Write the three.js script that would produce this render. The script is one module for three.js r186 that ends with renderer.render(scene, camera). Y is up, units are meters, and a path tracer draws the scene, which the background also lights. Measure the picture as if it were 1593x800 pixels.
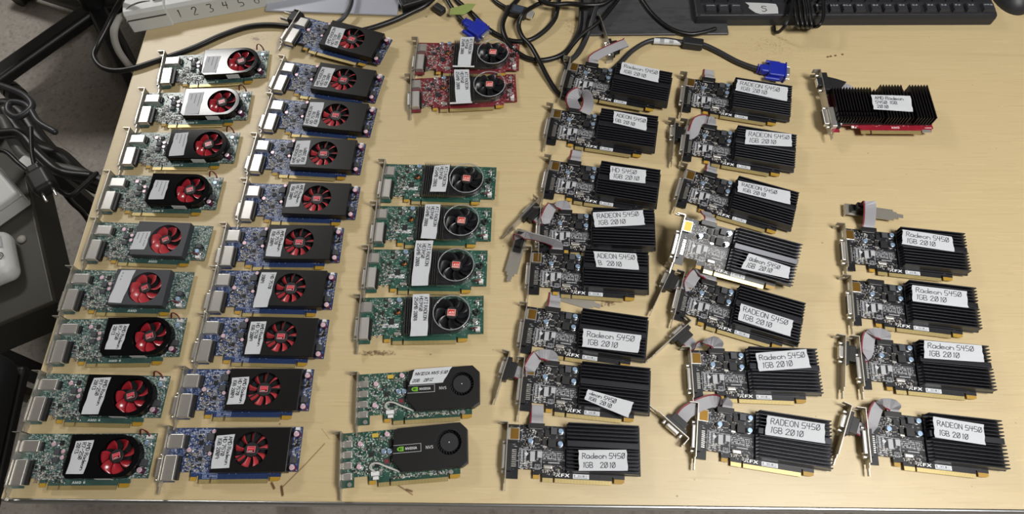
import * as THREE from 'three';
import { mergeGeometries } from 'three/addons/utils/BufferGeometryUtils.js';
import { RoundedBoxGeometry } from 'three/addons/geometries/RoundedBoxGeometry.js';
import { RectAreaLightUniformsLib } from 'three/addons/lights/RectAreaLightUniformsLib.js';

// ---------- renderer, camera, lamps (y up, metres; the floor is y = 0, the desk top y = DESK) ----------
const DESK = 0.75, CEIL = 2.67;
const renderer = new THREE.WebGLRenderer({ antialias: true });
renderer.toneMapping = THREE.LinearToneMapping;
renderer.toneMappingExposure = 0.575;
renderer.shadowMap.enabled = true;
const scene = new THREE.Scene();
scene.background = new THREE.Color(0x050505);
const camera = new THREE.PerspectiveCamera(2 * Math.atan(400 / 1060) * 180 / Math.PI, 1593 / 800, 0.05, 30);
{
  const rad = Math.PI / 180, pitch = 65.025 * rad, roll = -2.0235 * rad, yaw = 2.509 * rad;
  const right = new THREE.Vector3(1, 0, 0), up = new THREE.Vector3(0, Math.cos(pitch), -Math.sin(pitch)), back = new THREE.Vector3(0, Math.sin(pitch), Math.cos(pitch));
  const r = right.clone().multiplyScalar(Math.cos(roll)).addScaledVector(up, Math.sin(roll));
  const u = up.clone().multiplyScalar(Math.cos(roll)).addScaledVector(right, -Math.sin(roll));
  const m = new THREE.Matrix4().makeRotationY(yaw).multiply(new THREE.Matrix4().makeBasis(r, u, back));
  camera.quaternion.setFromRotationMatrix(m);
  camera.position.set(0, DESK + 0.8896, 0);
  scene.add(camera);
}
RectAreaLightUniformsLib.init();
// ceiling panels: [x, z, width, depth, radiance, glow]
const PANELS = [[-1.76, -2.235, 0.60, 0.42, 72, 14], [0.97, 0.16, 0.60, 0.60, 62, 14]];

// ---------- helpers ----------
function rng(seed) { let s = seed >>> 0; return () => { s = (s + 0x6d2b79f5) | 0; let t = Math.imul(s ^ (s >>> 15), 1 | s); t = (t + Math.imul(t ^ (t >>> 7), 61 | t)) ^ t; return ((t ^ (t >>> 14)) >>> 0) / 4294967296; }; }
const MM = 0.001, BW = 170, BH = 72;            // board prints are laid out on a 170 x 72 mm sheet
const taken = {};
function numbered(n) { const k = taken[n] = (taken[n] ?? -1) + 1; return k ? n + '_' + String(k).padStart(3, '0') : n; }
function tag(o, label, category, group, kind) { o.userData = { label, category }; if (group) o.userData.group = group; if (kind) o.userData.kind = kind; return o; }
function struct(o, label, category) { o.userData = { kind: 'structure', label, category }; return o; }
function mesh(name, geo, mat, parent, label) {
  const g = Array.isArray(geo) ? merge(geo) : geo;
  const o = new THREE.Mesh(g, mat); o.name = parent === scene ? numbered(name) : name; o.castShadow = o.receiveShadow = true;
  if (label) o.userData.label = label;
  parent.add(o); return o;
}
function thing(name, label, category, group) { const o = new THREE.Group(); o.name = numbered(name); scene.add(o); return tag(o, label, category, group); }
function merge(list) {
  if (list.length === 1) return list[0];
  const col = list.some(g => g.attributes.color);
  return mergeGeometries(list.map(g => {
    const n = g.index ? g.toNonIndexed() : g;
    for (const k of Object.keys(n.attributes)) if (!['position', 'normal', 'uv', 'color'].includes(k) || (k === 'color' && !col)) n.deleteAttribute(k);
    return n;
  }));
}
function planar(g) {                             // uv = place on the 170 x 72 mm sheet
  const p = g.attributes.position, uv = new Float32Array(p.count * 2);
  for (let i = 0; i < p.count; i++) { uv[2 * i] = p.getX(i) / (BW * MM); uv[2 * i + 1] = -p.getZ(i) / (BH * MM); }
  g.setAttribute('uv', new THREE.BufferAttribute(uv, 2)); return g;
}
// all in millimetres of the card: x along the board, v towards its back edge, h up
function bx(x0, x1, v0, v1, h0, h1, r = 0) {
  const w = (x1 - x0) * MM, d = (v1 - v0) * MM, h = (h1 - h0) * MM;
  const g = r ? new RoundedBoxGeometry(w, h, d, 2, Math.min(r * MM, w / 2.01, d / 2.01, h / 2.01)) : new THREE.BoxGeometry(w, h, d);
  return planar(g.translate((x0 + x1) / 2 * MM, (h0 + h1) / 2 * MM, -(v0 + v1) / 2 * MM));
}
function cyl(x, v, r, h0, h1, seg = 20, r2 = r) { return planar(new THREE.CylinderGeometry(r2 * MM, r * MM, (h1 - h0) * MM, seg).translate(x * MM, (h0 + h1) / 2 * MM, -v * MM)); }
function shapeOf(pts) { const s = new THREE.Shape(); pts.forEach(([a, b], i) => i ? s.lineTo(a * MM, b * MM) : s.moveTo(a * MM, b * MM)); s.closePath(); return s; }
function hole(s, x, v, r) { const p = new THREE.Path(); p.absarc(x * MM, v * MM, r * MM, 0, Math.PI * 2, true); s.holes.push(p); return s; }
function ext(s, h0, h1, bev = 0, seg = 24) {
  const b = bev * MM;
  const g = new THREE.ExtrudeGeometry(s, { depth: (h1 - h0) * MM - 2 * b, bevelEnabled: bev > 0, bevelThickness: b, bevelSize: b, bevelOffset: -b, bevelSegments: 2, curveSegments: seg });
  return planar(g.rotateX(-Math.PI / 2).translate(0, h0 * MM + b, 0));
}
function arcPts(cx, cy, r, a0, a1, n = 14) { const o = []; for (let i = 0; i <= n; i++) { const a = (a0 + (a1 - a0) * i / n) * Math.PI / 180; o.push([cx + r * Math.cos(a), cy + r * Math.sin(a)]); } return o; }
function tube(pts, r, seg, closed = false) { return new THREE.TubeGeometry(new THREE.CatmullRomCurve3(pts, closed, 'centripetal'), seg ?? pts.length * 9, r, 10, closed); }
function tubeCaps(pts, r) {                     // a round cable with rounded ends
  const c = pts.map(p => new THREE.Vector3(...p));
  return merge([tube(c, r), ...[c[0], c[c.length - 1]].map(p => new THREE.SphereGeometry(r, 10, 8).translate(p.x, p.y, p.z))]);
}
const canvas = (w, h) => { const c = document.createElement('canvas'); c.width = w; c.height = h; return c; };
function tex(c, srgb = true, rep) {
  const t = new THREE.CanvasTexture(c); if (srgb) t.colorSpace = THREE.SRGBColorSpace; t.magFilter = THREE.LinearFilter;
  if (rep) { t.wrapS = t.wrapT = THREE.RepeatWrapping; t.repeat.set(...rep); }
  return t;
}
const std = (c, rough, metal = 0, more = {}) => new THREE.MeshStandardMaterial({ color: c, roughness: rough, metalness: metal, ...more });
const phys = (c, rough, more = {}) => new THREE.MeshPhysicalMaterial({ color: c, roughness: rough, ...more });

// ---------- handwriting: one-stroke letters on a 6 x 8 grid ----------
const GLYPH = {
  A: '08 30 68|15 55', B: '00 08 48 67 55 34 04|34 53 51 40 00', D: '00 08 48 66 62 40 00', E: '60 00 08 68|04 44', G: '61 40 10 02 06 18 48 66 64 34', H: '00 08|60 68|04 64',
  I: '10 50|30 38|18 58', M: '08 00 34 60 68', N: '08 00 68 60', O: '20 02 06 28 48 66 62 40 20', R: '08 00 40 61 53 34 04|34 68', S: '61 40 10 02 13 54 66 48 18 07', T: '00 60|30 38', V: '00 38 60',
  a: '64 43 13 05 07 28 57 64|64 68', d: '60 68|64 34 05 07 28 57 65', e: '06 65 44 14 05 07 28 67', n: '03 08|05 24 44 65 68', o: '24 05 07 28 48 67 65 44 24',
  0: '20 02 06 28 48 66 62 40 20|60 08', 1: '31 40 38', 2: '02 20 50 62 08 68', 3: '00 50 61 34 65 67 48 08', 4: '10 04 64|50 48', 5: '60 10 04 44 65 67 48 08', 6: '50 14 06 28 58 66 54 14',
  7: '00 60 28', 8: '34 11 30 51 34 06 28 48 66 34', 9: '54 24 02 20 50 62 58', '-': '14 54', '.': '38 48', '~': '05 13 25 33 45 53 65',
};
function writeLine(g, text, x, y, size, R, pen = 0.55, ink = '#23242b') {
  g.lineWidth = pen; g.strokeStyle = ink; g.lineCap = g.lineJoin = 'round';
  let cx = x;
  for (const ch of text) {
    const s = GLYPH[ch];
    if (s) for (const st of s.split('|')) {
      g.beginPath();
      st.split(' ').forEach((q, i) => {
        const px = cx + (+q[0] / 6 * 0.62 + (R() - 0.5) * 0.05) * size, py = y + (+q[1] / 8 - 1 + (R() - 0.5) * 0.05) * size;
        i ? g.lineTo(px, py) : g.moveTo(px, py);
      });
      g.stroke();
    }
    cx += size * (ch === ' ' ? 0.42 : ch === '1' || ch === 'I' ? 0.68 : 0.82) ;
  }
  return cx - x;
}
const lineWidthOf = (text) => [...text].reduce((s, ch) => s + (ch === ' ' ? 0.42 : ch === '1' || ch === 'I' ? 0.68 : 0.82), 0) - 0.2;

// ---------- materials ----------
function noiseTex(size, seed, lo, hi, rep, stretch = 1) {
  const c = canvas(size, size), g = c.getContext('2d'), im = g.createImageData(size, size), R = rng(seed);
  for (let y = 0; y < size; y++) { let hold = 0, v = 0; for (let x = 0; x < size; x++) { if (hold-- <= 0) { v = lo + (hi - lo) * R(); hold = Math.floor(R() * stretch); } const i = (y * size + x) * 4; im.data[i] = im.data[i + 1] = im.data[i + 2] = v; im.data[i + 3] = 255; } }
  g.putImageData(im, 0, 0); return tex(c, false, rep);
}
const fineBump = noiseTex(128, 5, 90, 165, [8, 8]);
const M = {
  steel: std(0xcac8c4, 0.4, 0.75), steelDull: std(0xc2beb6, 0.38, 0.85), nickel: std(0xd6d4d0, 0.3, 0.82), darkMetal: std(0x55524c, 0.4, 1), brassReflection: std(0x86652a, 0.42, 0.8),
  blackGloss: phys(0x0c0c0e, 0.09, { specularIntensity: 0.42 }), blackSatin: std(0x0c0c0e, 0.34), blackMatte: std(0x121214, 0.6), greyShroud: std(0x3b3d43, 0.5, 0, { bumpMap: fineBump, bumpScale: 0.00006 }),
  finGrey: std(0x3d3e43, 0.4, 0.5), anodised: std(0x2b2c32, 0.36, 0.5), anodisedMatte: std(0x1a1719, 0.45, 0.4),
  redBlade: phys(0xa02530, 0.25, { clearcoat: 0.3 }), redSoft: phys(0xb23a41, 0.36, { clearcoat: 0.2 }), fanBlack: std(0x17181b, 0.35),
  clear: phys(0xffffff, 0.06, { transmission: 1, thickness: 0, ior: 1.45 }),
  substrate: std(0xb08a2c, 0.5), paper: 0, chip: std(0x17171a, 0.55), chipGrey: std(0x3a3b40, 0.5), inductor: std(0x44464b, 0.55), ceramicWhite: std(0xd9dadb, 0.5),
  capSilver: std(0xd6d8dc, 0.3, 0.85), capPink: std(0xe6c6d2, 0.35, 0.4), capBlue: std(0x9fb9d6, 0.32, 0.6), capSleeve: std(0x1b1c20, 0.4), capPurple: std(0x5a1b46, 0.4),
  ribbon: std(0xa09fa4, 0.55), ribbonRed: std(0x7a2230, 0.55), plasticBlack: std(0x141416, 0.45), plasticDark: std(0x1d1e21, 0.5),
  cable: std(0x0f0f11, 0.38), cableGrey: std(0x2b2b2f, 0.42), whitePlastic: std(0xc9cbc8, 0.45), whiteCable: std(0xb9b8b2, 0.5), vgaBlue: std(0x1a2a9c, 0.4), wireRed: std(0x8c1d1d, 0.45),
  paperPlain: std(0xcfd1d3, 0.6), keyBody: std(0x26272b, 0.48), key: std(0x212226, 0.45), lamp: 0,
};
// gold contacts: fine stripes 1 mm apart
{
  const c = canvas(170 * 6, 4), g = c.getContext('2d'); g.fillStyle = '#857545'; g.fillRect(0, 0, c.width, 4); g.fillStyle = '#cdb982';
  for (let i = 0; i < 170; i++) g.fillRect(i * 6 + 1, 0, 4, 4);
  M.contact = new THREE.MeshStandardMaterial({ map: tex(c), roughness: 0.38, metalness: 0.5 });
}

// ---------- circuit board prints: copper lines, pads and white print of the bare boards ----------
function boardPrint(seed, base, line, pad, dens, ink, extra) {
  const k = 8, c = canvas(BW * k, BH * k), g = c.getContext('2d'), R = rng(seed);
  g.scale(k, k); g.fillStyle = base; g.fillRect(0, 0, BW, BH);
  const Y = v => BH - v;
  g.lineWidth = 0.28; g.strokeStyle = line;
  for (let i = 0; i < 420; i++) {
    let x = R() * BW, y = R() * BH, a = Math.floor(R() * 8) * Math.PI / 4; g.beginPath(); g.moveTo(x, y);
    for (let j = 0; j < 3; j++) { const l = 2 + R() * 9; x += Math.cos(a) * l; y += Math.sin(a) * l; g.lineTo(x, y); a += (R() < 0.5 ? 1 : -1) * Math.PI / 4; }
    g.stroke();
  }
  for (let i = 0; i < dens; i++) {                 // bare solder pads and vias
    const x = 3 + R() * 164, y = 3 + R() * 56; g.fillStyle = pad[Math.floor(R() * pad.length)];
    if (R() < 0.35) { g.beginPath(); g.arc(x, y, 0.3 + R() * 0.25, 0, 7); g.fill(); } else if (R() < 0.5) { g.fillRect(x, y, 0.7, 1.1); g.fillRect(x + 1.2, y, 0.7, 1.1); } else { g.fillRect(x, y, 1.1, 0.7); g.fillRect(x, y + 1.2, 1.1, 0.7); }
  }
  g.fillStyle = ink;
  for (let i = 0; i < 90; i++) { const x = 5 + R() * 155, y = 4 + R() * 56, n = 2 + Math.floor(R() * 3); for (let j = 0; j < n; j++) g.fillRect(x + j * 0.9, y, 0.55, 0.9); }
  extra?.(g, Y, R, ink);
  return tex(c);
}
function word(g, t, x, y, size, ink, font = 'bold', stretch = 1, slant = 0) { g.save(); g.translate(x, y); g.transform(stretch, 0, slant, 1, 0, 0); g.font = font + ' ' + size + 'px sans-serif'; g.fillStyle = ink; g.fillText(t, 0, 0); g.restore(); }
function codeSticker(g, x, y, w, h, R) { g.fillStyle = '#dfe2e6'; g.fillRect(x, y, w, h); g.fillStyle = '#4a4d55'; for (let q = 0.8; q < w - 1; q += 0.42) if (R() < 0.55) g.fillRect(x + q, y + h * 0.18, 0.26, h * 0.42); for (let q = 0.8; q < w - 2; q += 0.8) g.fillRect(x + q, y + h * 0.7, 0.5, h * 0.14); }
const PRINT = {
  G: boardPrint(11, '#35504b', '#456660', ['#aebbb8', '#93a5a0', '#c9d0d0', '#6c847e'], 2600, '#c3d2cd', (g, Y) => { word(g, 'AMD', 74, Y(7.2), 4.2, '#dfe8e4', 'bold', 1.25); g.fillRect(88, Y(10), 2.6, 2.6); g.clearRect; for (let i = 0; i < 9; i++) g.fillRect(36 + i * 2, Y(67), 0.9, 1.4); }),
  H: boardPrint(12, '#35504b', '#456660', ['#aebbb8', '#93a5a0', '#c9d0d0', '#6c847e'], 2600, '#c3d2cd', (g, Y) => { word(g, 'AMD', 88, Y(6.6), 4.6, '#dfe8e4', 'bold', 1.25); for (let i = 0; i < 12; i++) g.fillRect(36 + i * 2, Y(67), 0.9, 1.4); }),
  B: boardPrint(13, '#25375f', '#33497a', ['#a9b0c2', '#8590b0', '#c4c9d6', '#566799'], 2300, '#b9c4e2', (g, Y, R) => { for (let i = 0; i < 9; i++) g.fillRect(34 + i * 2, Y(66.5), 1, 1.6); for (let i = 0; i < 14; i++) g.fillRect(28 + i * 1.7, Y(17), 0.9, 1.2); g.strokeStyle = '#b9c4e2'; g.lineWidth = 0.4; g.strokeRect(49, Y(11.5), 18, 5); word(g, 'CE', 50, Y(7.6), 3.4, '#b9c4e2'); for (let i = 0; i < 5; i++) { g.beginPath(); g.arc(58 + i * 1.9, Y(9), 0.7, 0, 7); g.stroke(); } }),
  A: boardPrint(14, '#224c40', '#315f52', ['#b7c4be', '#8aa59a', '#5d8a7b'], 620, '#b3cfc4', (g, Y, R) => { codeSticker(g, 30, Y(30), 22, 5.6, R); g.fillStyle = '#b3cfc4'; for (let i = 0; i < 14; i++) g.fillRect(38 + i * 1.1, Y(36), 0.6, 1.3); }),
  R: boardPrint(15, '#6c2129', '#863038', ['#d2bfbc', '#b08a8a', '#a4545a'], 620, '#e0c3c3', (g, Y) => { g.strokeStyle = '#e0c3c3'; g.lineWidth = 0.45; g.strokeRect(38, Y(32), 12, 9); g.strokeRect(26, Y(31), 6, 10); word(g, 'ATI', 27, Y(17), 3.2, '#e0c3c3'); }),
  N: boardPrint(16, '#22463b', '#2f5a4b', ['#aebfb6', '#86a094', '#d0d8d4', '#54806f'], 1500, '#c3d4cc', (g, Y) => { word(g, 'CE', 86, Y(8.4), 3.6, '#dbe6e0'); word(g, 'CE', 31, Y(33), 4, '#c3d4cc'); g.fillStyle = '#dbe6e0'; for (let i = 0; i < 6; i++) g.fillRect(76 + i * 1.5, Y(10), 0.9, 1.2); g.fillRect(108, Y(11), 5, 1); g.fillRect(109, Y(9.4), 4, 0.7); }),
  M: boardPrint(17, '#8c1628', '#a52438', ['#d8c3c3', '#b77a80'], 300, '#ead2d4', (g, Y) => { word(g, 'AMD', 90, Y(8.4), 4.4, '#f2e4e4', 'bold', 1.2); g.fillStyle = '#f2e4e4'; g.fillRect(32, Y(13), 5, 4); g.fillRect(38, Y(11), 2, 3); g.fillRect(138, Y(10.5), 10, 1); }),
  X: boardPrint(18, '#17171b', '#232329', ['#8e9096', '#5c5d63', '#b5b7bc'], 520, '#c9cacf', (g, Y, R) => {
    const s = (x0, x1, v0, v1, w = 0.45) => { g.strokeStyle = '#c9cacf'; g.lineWidth = w; g.strokeRect(x0, Y(v1), x1 - x0, v1 - v0); };
    s(15, 43, 16, 38); g.fillStyle = '#c9cacf';
    for (let i = 0; i < 10; i++) { g.fillRect(17, Y(37 - i * 2), 3, 1.1); g.fillRect(21.4, Y(37 - i * 2), 2.6, 1.1); }
    for (const [x, v, w, h] of [[29, 36.5, 6, 12.5], [38, 37, 6, 8], [26, 23, 6, 1.4], [26, 20.4, 6, 1.4], [26, 17.8, 6, 1.4]]) { g.fillStyle = '#9fa1a6'; g.fillRect(x, Y(v), w, h); g.fillStyle = '#c9cacf'; for (let q = 0; q < w; q += 1.2) g.fillRect(x + q, Y(v), 0.5, h); }
    for (let r = 0; r < 4; r++) for (let q = 46; q < 69; q += 0.95) if (R() < 0.78) g.fillRect(q, Y(36 - r * 2.3), 0.62, 1.3);
    s(45, 70, 26.6, 37.5, 0.25);
    for (let q = 52; q < 66; q += 1.3) g.fillRect(q, Y(24.4), 0.8, 1.6);
    s(35.5, 41, 14.8, 20.6); s(37, 39.5, 16, 19, 0.3);
    for (let i = 0; i < 24; i++) { const x = 16 + R() * 22, v = 41 + R() * 22; g.fillRect(x, Y(v), 0.7 + R() * 1.6, 0.8); g.fillRect(x, Y(v - 1.6), 0.6, 1.4); }
    g.save(); g.translate(24, Y(33)); g.rotate(0.7); g.fillRect(-2, -2, 4, 4); g.restore();
    word(g, 'XFX', 61, Y(7), 5.6, '#f1f2f4', 'bold', 1.75, -0.12);
    codeSticker(g, 83, Y(11.4), 20, 5.6, R);
  }),
};
function shroudPrint() {
  const k = 8, c = canvas(BW * k, BH * k), g = c.getContext('2d'); g.scale(k, k); g.fillStyle = '#101012'; g.fillRect(0, 0, BW, BH);
  const Y = v => BH - v;
  g.strokeStyle = '#b9bbbd'; g.lineWidth = 0.55; g.beginPath(); g.moveTo(65, Y(46.2)); g.lineTo(100.4, Y(46.2)); g.lineTo(100.4, Y(36.6)); g.lineTo(65, Y(36.6)); g.stroke();
  word(g, 'NVIDIA', 80.4, Y(39.8), 4.3, '#d6d8d9', 'bold', 0.98, -0.05); word(g, 'NVS', 106, Y(39), 5.2, '#d6d8d9', 'normal', 1.05);
  g.fillStyle = '#6fae34'; g.fillRect(74.6, Y(44.2), 4.2, 5.8); g.beginPath(); g.ellipse(74, Y(41.3), 3.6, 2.7, 0, 0, 7); g.fill();
  g.fillStyle = '#101012'; g.beginPath(); g.ellipse(74.6, Y(41.3), 2, 1.4, 0, 0, 7); g.fill(); g.fillStyle = '#6fae34'; g.beginPath(); g.arc(75, Y(41.3), 0.8, 0, 7); g.fill();
  return tex(c);
}
// small labels in one sheet: fan hub labels and tape
const HUB = (() => {
  const c = canvas(256, 128), g = c.getContext('2d');
  g.fillStyle = '#c32436'; g.fillRect(0, 0, 128, 128); g.strokeStyle = '#d9a5aa'; g.lineWidth = 6; g.strokeRect(5, 5, 118, 118); g.fillStyle = '#1a1012'; g.fillRect(12, 84, 104, 32);
  word(g, 'AMD', 20, 110, 28, '#f4eeee', 'bold', 1.1); word(g, 'RADEON', 16, 52, 22, '#e9b3b8', 'bold');
  g.fillStyle = '#c5382f'; g.fillRect(128, 0, 128, 128); g.strokeStyle = '#e6cdc8'; g.lineWidth = 6; g.strokeRect(133, 5, 118, 118); word(g, 'ATI', 146, 84, 56, '#f4e6e2', 'bold', 1, -0.2); g.fillStyle = '#e8d3cf'; g.fillRect(142, 98, 96, 12);
  return tex(c);
})();
M.hub = new THREE.MeshStandardMaterial({ map: HUB, roughness: 0.35 });
const boardMat = k => phys(0xffffff, 0.38, { map: PRINT[k], clearcoat: 0.35, clearcoatRoughness: 0.25 });
const BOARD = Object.fromEntries(Object.keys(PRINT).map(k => [k, boardMat(k)])); BOARD.X = phys(0xffffff, 0.42, { map: PRINT.X, specularIntensity: 0.7 });
M.nShroud = new THREE.MeshStandardMaterial({ map: shroudPrint(), roughness: 0.42 }); M.bladeGrey = std(0x3a3b3f, 0.4);
M.smd = new THREE.MeshStandardMaterial({ vertexColors: true, roughness: 0.5 });

// ---------- the room ----------
const RX0 = -3.6, RX1 = 3.2, RZ0 = -4.2, RZ1 = 2.6;
function slab(x0, x1, y0, y1, z0, z1) { return new THREE.BoxGeometry(x1 - x0, y1 - y0, z1 - z0).translate((x0 + x1) / 2, (y0 + y1) / 2, (z0 + z1) / 2); }
{
  const c = canvas(1024, 1024), g = c.getContext('2d'), R = rng(77); g.fillStyle = '#968f87'; g.fillRect(0, 0, 1024, 1024);
  for (let i = 0; i < 26000; i++) { const v = R(); g.fillStyle = v < 0.5 ? 'rgba(70,62,56,0.16)' : 'rgba(190,182,172,0.16)'; const s = 1 + R() * R() * 9; g.fillRect(R() * 1024, R() * 1024, s, s * (0.5 + R())); }
  for (let i = 0; i < 60; i++) { g.strokeStyle = 'rgba(60,52,46,0.18)'; g.lineWidth = 1 + R() * 2; g.beginPath(); const x = R() * 1024, y = R() * 1024; g.moveTo(x, y); g.quadraticCurveTo(x + R() * 90 - 45, y + R() * 60, x + R() * 160 - 80, y + R() * 90); g.stroke(); }
  const t = tex(c, true, [5, 5]);
  struct(mesh('floor', slab(RX0, RX1, -0.1, 0, RZ0, RZ1), new THREE.MeshStandardMaterial({ map: t, roughness: 0.55 }), scene), 'scuffed grey brown floor under the desk', 'floor');
  const wall = std(0xb8b3aa, 0.85), cei = std(0xc9c7c2, 0.9);
  struct(mesh('ceiling', slab(RX0, RX1, CEIL, CEIL + 0.1, RZ0, RZ1), cei, scene), 'plain white ceiling above the desk', 'ceiling');
  struct(mesh('wall_left', slab(RX0 - 0.1, RX0, 0, CEIL, RZ0, RZ1), wall, scene), 'plain wall to the left', 'wall');
  struct(mesh('wall_right', slab(RX1, RX1 + 0.1, 0, CEIL, RZ0, RZ1), wall, scene), 'plain wall to the right', 'wall');
  struct(mesh('wall_back', slab(RX0, RX1, 0, CEIL, RZ0 - 0.1, RZ0), wall, scene), 'plain wall behind the desk', 'wall');
  struct(mesh('wall_front', slab(RX0, RX1, 0, CEIL, RZ1, RZ1 + 0.1), wall, scene), 'plain wall in front of the desk', 'wall');
}
const glow = std(0x111111, 0.6);
PANELS.forEach(([x, z, w, d, L, e], i) => {
  const t = thing('ceiling_lamp', i ? 'square white ceiling lamp panel over the front of the desk' : 'square white ceiling lamp panel behind the power strip', 'lamp', 'ceiling lamp panels');
  t.position.set(x, CEIL, z);
  const f = 0.02;
  mesh('frame', [slab(-w / 2 - f, w / 2 + f, -0.03, 0, -d / 2 - f, -d / 2), slab(-w / 2 - f, w / 2 + f, -0.03, 0, d / 2, d / 2 + f), slab(-w / 2 - f, -w / 2, -0.03, 0, -d / 2, d / 2), slab(w / 2, w / 2 + f, -0.03, 0, -d / 2, d / 2)], M.whitePlastic, t);
  mesh('diffuser', slab(-w / 2, w / 2, -0.02, 0, -d / 2, d / 2), new THREE.MeshStandardMaterial({ color: 0xffffff, roughness: 0.6, emissive: new THREE.Color(1, 0.985, 0.955), emissiveIntensity: e }), t);
  const l = new THREE.RectAreaLight(new THREE.Color(1, 0.985, 0.955), L, w, d); l.position.set(x, CEIL - 0.035, z); l.rotation.x = -Math.PI / 2; l.name = 'ceiling_lamp_light'; l.castShadow = true; scene.add(l);
});

// ---------- the desk ----------
const DX0 = -0.651, DX1 = 1.0, DZ0 = -1.2, DZ1 = -0.0775;
{
  const W = 2048, H = 1392, c = canvas(W, H), g = c.getContext('2d'), R = rng(31), k = W / (DX1 - DX0);
  g.fillStyle = '#c6b288'; g.fillRect(0, 0, W, H);
  for (let i = 0; i < 9000; i++) {                 // fine long grain along the desk
    const x = R() * W, y = R() * H, l = 14 + R() * R() * 150; g.strokeStyle = R() < 0.5 ? `rgba(150,118,68,${0.04 + R() * 0.09})` : `rgba(236,216,170,${0.05 + R() * 0.1})`; g.lineWidth = 0.6 + R() * 1.6;
    g.beginPath(); g.moveTo(x, y); g.quadraticCurveTo(x + l / 2, y + (R() - 0.5) * 4, x + l, y + (R() - 0.5) * 5); g.stroke();
  }
  for (let i = 0; i < 130; i++) { g.strokeStyle = `rgba(160,128,80,${0.03 + R() * 0.06})`; g.lineWidth = 2 + R() * 7; const x = R() * W, y = R() * H, l = 120 + R() * 420; g.beginPath(); g.moveTo(x, y); g.bezierCurveTo(x + l * 0.3, y + (R() - 0.5) * 30, x + l * 0.6, y + (R() - 0.5) * 30, x + l, y + (R() - 0.5) * 26); g.stroke(); }
  const P = (x, z) => [(x - DX0) * k, (z - DZ0) * k];
  g.lineCap = 'round';
  for (let i = 0; i < 240; i++) { g.fillStyle = `rgba(70,48,24,${0.25 + R() * 0.5})`; const s = 0.5 + R() * R() * 2.2; g.fillRect(R() * W, R() * H, s * 1.4, s); }
  const smudge = (x, z, sx, sz, n, a) => { const [px, py] = P(x, z); for (let i = 0; i < n; i++) { g.fillStyle = `rgba(84,62,34,${a * (0.3 + R())})`; const s = 0.6 + R() * 1.7; g.fillRect(px + (R() + R() - 1) * sx * k, py + (R() + R() - 1) * sz * k, s * 1.6, s); } };
  smudge(0.41, -0.8, 0.085, 0.034, 900, 0.07); smudge(0.41, -0.81, 0.03, 0.02, 60, 0.3); smudge(0.08, -0.85, 0.018, 0.025, 260, 0.16); smudge(-0.46, -0.823, 0.03, 0.012, 260, 0.1); smudge(-0.2, -0.27, 0.026, 0.004, 200, 0.45); smudge(0.02, -0.21, 0.05, 0.02, 160, 0.15); smudge(0.115, -0.345, 0.012, 0.005, 60, 0.7);
  const scr = (pts, w, a) => { g.strokeStyle = `rgba(88,52,26,${a})`; g.lineWidth = w; g.beginPath(); pts.forEach(([x, z], i) => { const [px, py] = P(x, z); i ? g.lineTo(px, py) : g.moveTo(px, py); }); g.stroke(); };
  scr([[-0.2554, -0.1491], [-0.275, -0.125], [-0.302, -0.095]], 1.3, 0.75); scr([[-0.262, -0.168], [-0.25, -0.155]], 1, 0.5); scr([[-0.322, -0.118], [-0.328, -0.1]], 1.3, 0.6); scr([[-0.303, -0.096], [-0.3, -0.086]], 4, 0.9); scr([[-0.316, -0.1], [-0.312, -0.094]], 4, 0.8); scr([[-0.17, -0.106], [-0.148, -0.094], [-0.138, -0.088]], 1.6, 0.7); scr([[-0.146, -0.094], [-0.139, -0.092]], 3, 0.8);
  for (const x of [0.499, 0.504, 0.512, 0.524]) scr([[x, -0.782 - (x - 0.5) * 0.2], [x + 0.0016, -0.7825 - (x - 0.5) * 0.2]], 3.4, 0.95);
  scr([[0.003, -0.872], [0.006, -0.87]], 4, 0.9); scr([[-0.463, -0.823], [-0.456, -0.821]], 6, 0.5);
  const t = tex(c);
  const lam = phys(0xffffff, 0.45, { map: t, clearcoat: 0.7, clearcoatRoughness: 0.42 });
  const d = thing('desk', 'pale wood laminate desk covered with rows of graphics cards', 'desk');
  const top = slab(DX0, DX1, DESK - 0.028, DESK, DZ0, DZ1 - 0.001), p = top.attributes.position, uv = top.attributes.uv;
  for (let i = 0; i < p.count; i++) uv.setXY(i, (p.getX(i) - DX0) / (DX1 - DX0), 1 - (p.getZ(i) - DZ0) / (DZ1 - DZ0));
  mesh('desk_top', top, lam, d);
  mesh('metal_edge_trim', new RoundedBoxGeometry(DX1 - DX0 + 0.002, 0.03, 0.004, 2, 0.0015).translate((DX0 + DX1) / 2, DESK - 0.0146, DZ1 + 0.001), std(0xc4c6c8, 0.28, 1), d, 'bright metal strip along the front edge');
  mesh('side_edge_band', new RoundedBoxGeometry(0.003, 0.028, DZ1 - DZ0, 2, 0.001).translate(DX0 - 0.0012, DESK - 0.0145, (DZ0 + DZ1) / 2), std(0xcdbf9f, 0.5), d);
  for (const [x, z] of [[DX0 + 0.1, DZ0 + 0.08], [DX1 - 0.06, DZ0 + 0.08], [DX0 + 0.1, DZ1 - 0.1], [DX1 - 0.06, DZ1 - 0.1]]) mesh('leg', slab(x - 0.025, x + 0.025, 0, DESK - 0.028, z - 0.025, z + 0.025), M.plasticDark, d);
  mesh('back_panel', slab(DX0 + 0.1, DX1 - 0.06, 0.2, DESK - 0.028, DZ0 + 0.06, DZ0 + 0.078), M.plasticDark, d);
}

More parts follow.
